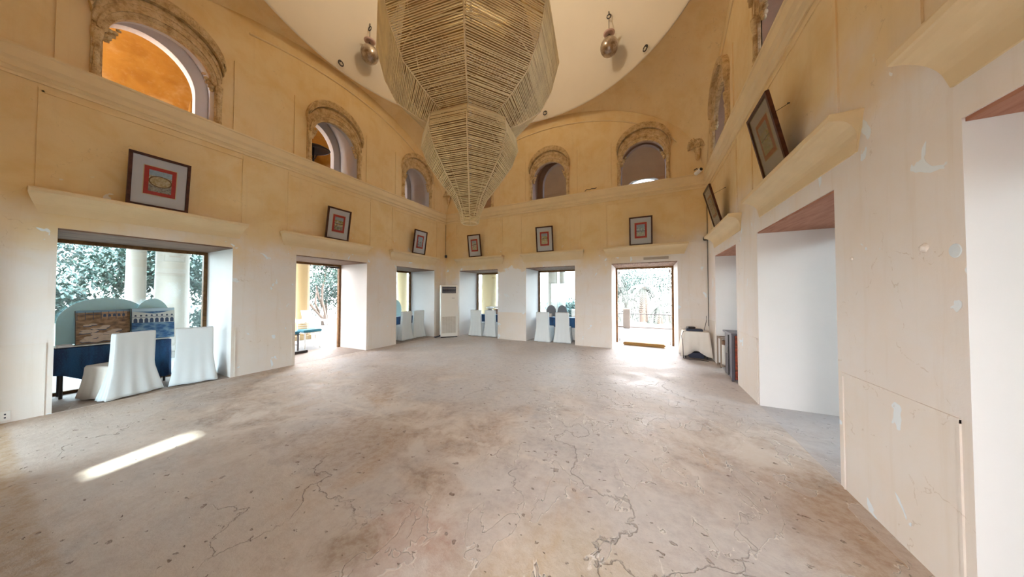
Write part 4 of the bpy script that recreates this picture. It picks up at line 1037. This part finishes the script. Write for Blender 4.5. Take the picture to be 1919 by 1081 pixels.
for sx in (-1, 1):
    for sy in (-1, 1): build('leg', bbox(sx * .38 - .025, sx * .38 + .025, sy * .52 - .025, sy * .52 + .025, 0, .70, .004), M_white, t)
bm = bmesh.new(); lathe(bm, [(.07, 0), (.08, .02), (.12, .30), (.13, .31), (.10, .31), (.07, .04)], 24)
o = build('white_bucket', bm, M_white, smooth=True); o.location = (-2.9, -3.35, .712); tag(o, 'white flared bucket on the white terrace table', 'bucket')
# foliage
def leaves(bm, c, r, n, s, flat=.8):
    for _ in range(n):
        while True:
            p = Vector((random.uniform(-1, 1), random.uniform(-1, 1), random.uniform(-1, 1)))
            if .35 < p.length < 1: break
        p = Vector((p.x * r, p.y * r, p.z * r * flat)) + Vector(c)
        R = Matrix.Rotation(random.uniform(0, 2 * PI), 3, 'Z') @ Matrix.Rotation(random.uniform(-1.2, 1.2), 3, 'X')
        L = s * random.uniform(.7, 1.4); wv = L * .45
        vs = [bm.verts.new(p + R @ Vector(q)) for q in ((0, -L, 0), (wv, 0, L * .12), (0, L, 0), (-wv, 0, L * .12))]
        bm.faces.new(vs)
def bigtree(x, y, hgt, r, label, mt, n=1500, s=.17, lean=(0, 0), trunks=None, tr_=.17):
    t = thing('garden_tree', label, 'tree', (x, y, -.5), 0, 'garden trees beyond the veranda')
    bm = bmesh.new()
    for tr in (trunks or [[(0, 0, 0), (lean[0] * .4, lean[1] * .4, hgt * .4), (lean[0], lean[1], hgt * .8)]]):
        m = len(tr); tube(bm, tr, [tr_ * (1 - .6 * i / (m - 1)) for i in range(m)], 10)
    build('trunk', bm, M_bark, t, smooth=True)
    bm = bmesh.new()
    for k in range(7):
        a = 2 * PI * k / 7 + random.uniform(-.3, .3); q = r * .55
        leaves(bm, (lean[0] + q * math.cos(a), lean[1] + q * math.sin(a), hgt + random.uniform(-.35, .35) * r), r * .62, n // 7, s)
    build('foliage', bm, mt, t)
tl = [(-9.5, -4.9, 2.7, 1.7, 'leafy pale green tree outside the large left window, left part'), (-12.0, -1.8, 3.4, 2.0, 'leafy tree outside the large left window, behind the slim column'),
      (-14.5, -6.0, 3.9, 2.8, 'tall leafy tree farthest outside the large left window'), (-8.6, -8.0, 2.2, 1.3, 'low leafy tree at the left edge of the large left window')]
for x, y, hg, r, l in tl: bigtree(x, y, hg, r, l, M_leaf2 if x < -11 else M_leaf, 9000, .085)
bigtree(-12.2, 2.0, 4.3, 2.4, 'tree with two curving pale trunks seen through the left glass door', M_leaf, 8000, .09,
        trunks=[[(0, .34, 0), (0, .28, .5), (0, -.31, 1.23), (0, -.62, 1.65), (0, -.67, 1.8), (0, -.56, 2.48), (0, -.68, 3.0), (0, -.8, 3.8)], [(.1, .5, 0), (.1, .46, .55), (.1, .22, 1.6), (.1, .22, 2.4), (.1, .35, 3.0), (.1, .44, 3.7), (.1, .6, 4.5)], [(0, .1, .8), (0, -.15, 1.5), (0, -.05, 2.3)], [(.05, .28, 1.2), (0, .05, 1.9), (0, -.1, 2.6)]], tr_=.085)
bigtree(-14, 7.0, 3.4, 2.4, 'leafy tree beyond the left glass door, right of the curved trunks', M_leaf2, 7000, .085)
bigtree(1.3, 13, 1.0, 1.5, 'bushy dark tree left of the column outside the middle back window', M_leaf, 7000, .085)
bigtree(3.4, 12, .3, 1.1, 'low round bush outside the middle back window', M_leaf, 1500, .10)
bigtree(11.5, 15, 2.6, 2.4, 'leafy tree at the right behind the palms', M_leaf2, 7000, .085)
bigtree(4.4, 17, 2.6, 2.0, 'leafy tree at the left behind the palms', M_leaf2, 7000, .085)
bigtree(5.2, 21, 3.2, 3.2, 'large pale tree far behind the palms, left one', M_leaf2, 9000, .10)
bigtree(10.6, 20.5, 3.4, 3.2, 'large pale tree far behind the palms, right one', M_leaf2, 9000, .10)
for x, y, r, l in ((-8.4, -5.9, .9, 'round hedge shrub below the trees outside the large left window'), (-8.3, -3.6, .9, 'hedge shrub behind the columns outside the large left window'), (-15, -1.0, 1.6, 'broad hedge shrub far beyond the left glass door')):
    bigtree(x, y, .9, r, l, M_leaf2, 2200, .10)
bigtree(-17, 5.2, 2.3, 2.7, 'pale leafy tree behind the curved trunks seen through the left glass door', M_leaf2, 9000, .10)
def palm(x, y, hgt, r, nf, fl, label, hang=False):
    t = thing('palm_tree', label, 'palm', (x, y, -.5), 0, 'palms beyond the terrace railing')
    bm = bmesh.new(); tube(bm, [(0, 0, 0), (.03, 0, hgt * .5), (0, 0, hgt)], [r * 1.2, r, r * .9], 14)
    for k in range(int(hgt / .14)): lathe(bm, [(r * 1.02, k * .14), (r * 1.12, k * .14 + .05), (r * 1.0, k * .14 + .09)], 14, cap=False)
    build('trunk', bm, M_palmbark, t)
    bm = bmesh.new()
    for k in range(nf):
        a = 2 * PI * k / nf + random.uniform(-.2, .2); up = random.uniform(-.5, 1.1); pts = []
        for j in range(11):
            s = j / 10; pts.append(Vector((math.cos(a) * fl * s * (1 - .25 * s), math.sin(a) * fl * s * (1 - .25 * s), hgt + fl * (up * .6 * s - (1.15 if not hang else 1.7) * s * s))))
        tube(bm, pts, .018, 4)
        for j in range(1, 11):
            for sgn in (-1, 1):
                for h_ in (0, .5):
                    p = pts[j - 1].lerp(pts[j], h_); d = (pts[j] - pts[j - 1]).normalized(); side_ = Vector((-math.sin(a), math.cos(a), 0)) * sgn
                    L = fl * .26 * (1 - .5 * (j / 10)); tip = p + (side_ * .75 + d * .6 + Vector((0, 0, -.45))).normalized() * L; wv = d * .03
                    bm.faces.new([bm.verts.new(p - wv), bm.verts.new(p + wv), bm.verts.new(tip)])
    build('fronds', bm, M_palmleaf, t)
palm(6.75, 14, 2.55, .26, 26, 1.9, 'tall palm with a thick trunk in the middle of the glass door view')
palm(7.75, 13.2, 1.15, .20, 22, 1.3, 'short palm with drooping fronds right of the thick palm', True)
palm(5.55, 15, 1.9, .15, 20, 1.6, 'slender palm left of the thick trunked palm', True)
palm(4.9, 9.5, 3.2, .12, 22, 1.5, 'palm whose fronds show at the top of the middle back window')
# ---------------------------------------------------------------- light
w = bpy.data.worlds.new('sky'); sc.world = w; w.use_nodes = True; nt = w.node_tree; bg = nt.nodes['Background']
tc = nt.nodes.new('ShaderNodeTexCoord'); z = sepxyz(nt, tc.outputs['Generated'])[2]
cl = ramp(nt, z, [(0., (1.0, .97, .95)), (.35, (.94, .93, .96)), (1., (.80, .85, .96))])
nt.links.new(cl, bg.inputs[0]); bg.inputs[1].default_value = 5.4
sun = bpy.data.lights.new('sun', 'SUN'); sun.energy = 6; sun.angle = math.radians(2.2); sun.color = (1, .94, .84)
so = bpy.data.objects.new('sun', sun); C.objects.link(so)
dirv = Vector((-.27, 1, -.95)).normalized(); so.rotation_euler = dirv.to_track_quat('-Z', 'Y').to_euler()
def portal(F, u0, u1, z0, z1, d, rz):
    l = bpy.data.lights.new('daylight_portal', 'AREA'); l.shape = 'RECTANGLE'; l.size = u1 - u0; l.size_y = z1 - z0
    l.cycles.is_portal = True
    o = bpy.data.objects.new('daylight_portal', l); C.objects.link(o); o.location = F((u0 + u1) / 2, d, (z0 + z1) / 2)
    inward = (F(0, 1, 0) - F(0, 0, 0)); o.rotation_euler = inward.to_track_quat('-Z', 'Z').to_euler()
for side, F in SIDES.items():
    for a, b in LOW[side]: portal(F, a, b, 0, LZ, DG - .08, 0)
# warm lamps in the left gallery, where the photo glows orange
def lamp(p, e, col, r=.12):
    l = bpy.data.lights.new('warm_point_light', 'POINT'); l.energy = e; l.color = col; l.shadow_soft_size = r
    o = bpy.data.objects.new('warm_point_light', l); C.objects.link(o); o.location = p
for y in (-1.5, -4.2, -6.9): lamp((-2.6, y, 4.4), 1.6, (1, .70, .34))
# unseen light added above the chandelier to brighten the dome
lamp((cx, cy, 8.9), 42, (1, .88, .70), .3)
# ---------------------------------------------------------------- camera
cam = bpy.data.cameras.new('camera'); co = bpy.data.objects.new('camera', cam); C.objects.link(co); sc.camera = co
cam.sensor_width = 36; cam.lens = 509.4 / 1919 * 36; cam.clip_start = .05; cam.clip_end = 300
co.location = (6.929, -8.275, 1.55)
co.rotation_euler = (PI / 2 + .0205, 0, .4574)
sc.view_settings.view_transform = 'Standard'; sc.view_settings.look = 'None'; sc.view_settings.gamma = 1; sc.view_settings.use_curve_mapping = False
sc.view_settings.exposure = 2.38
cy_ = sc.cycles
cy_.use_denoising = True; cy_.max_bounces = 14; cy_.diffuse_bounces = 9; cy_.glossy_bounces = 4; cy_.transparent_max_bounces = 24
cy_.caustics_reflective = False; cy_.caustics_refractive = False; cy_.sample_clamp_indirect = 12
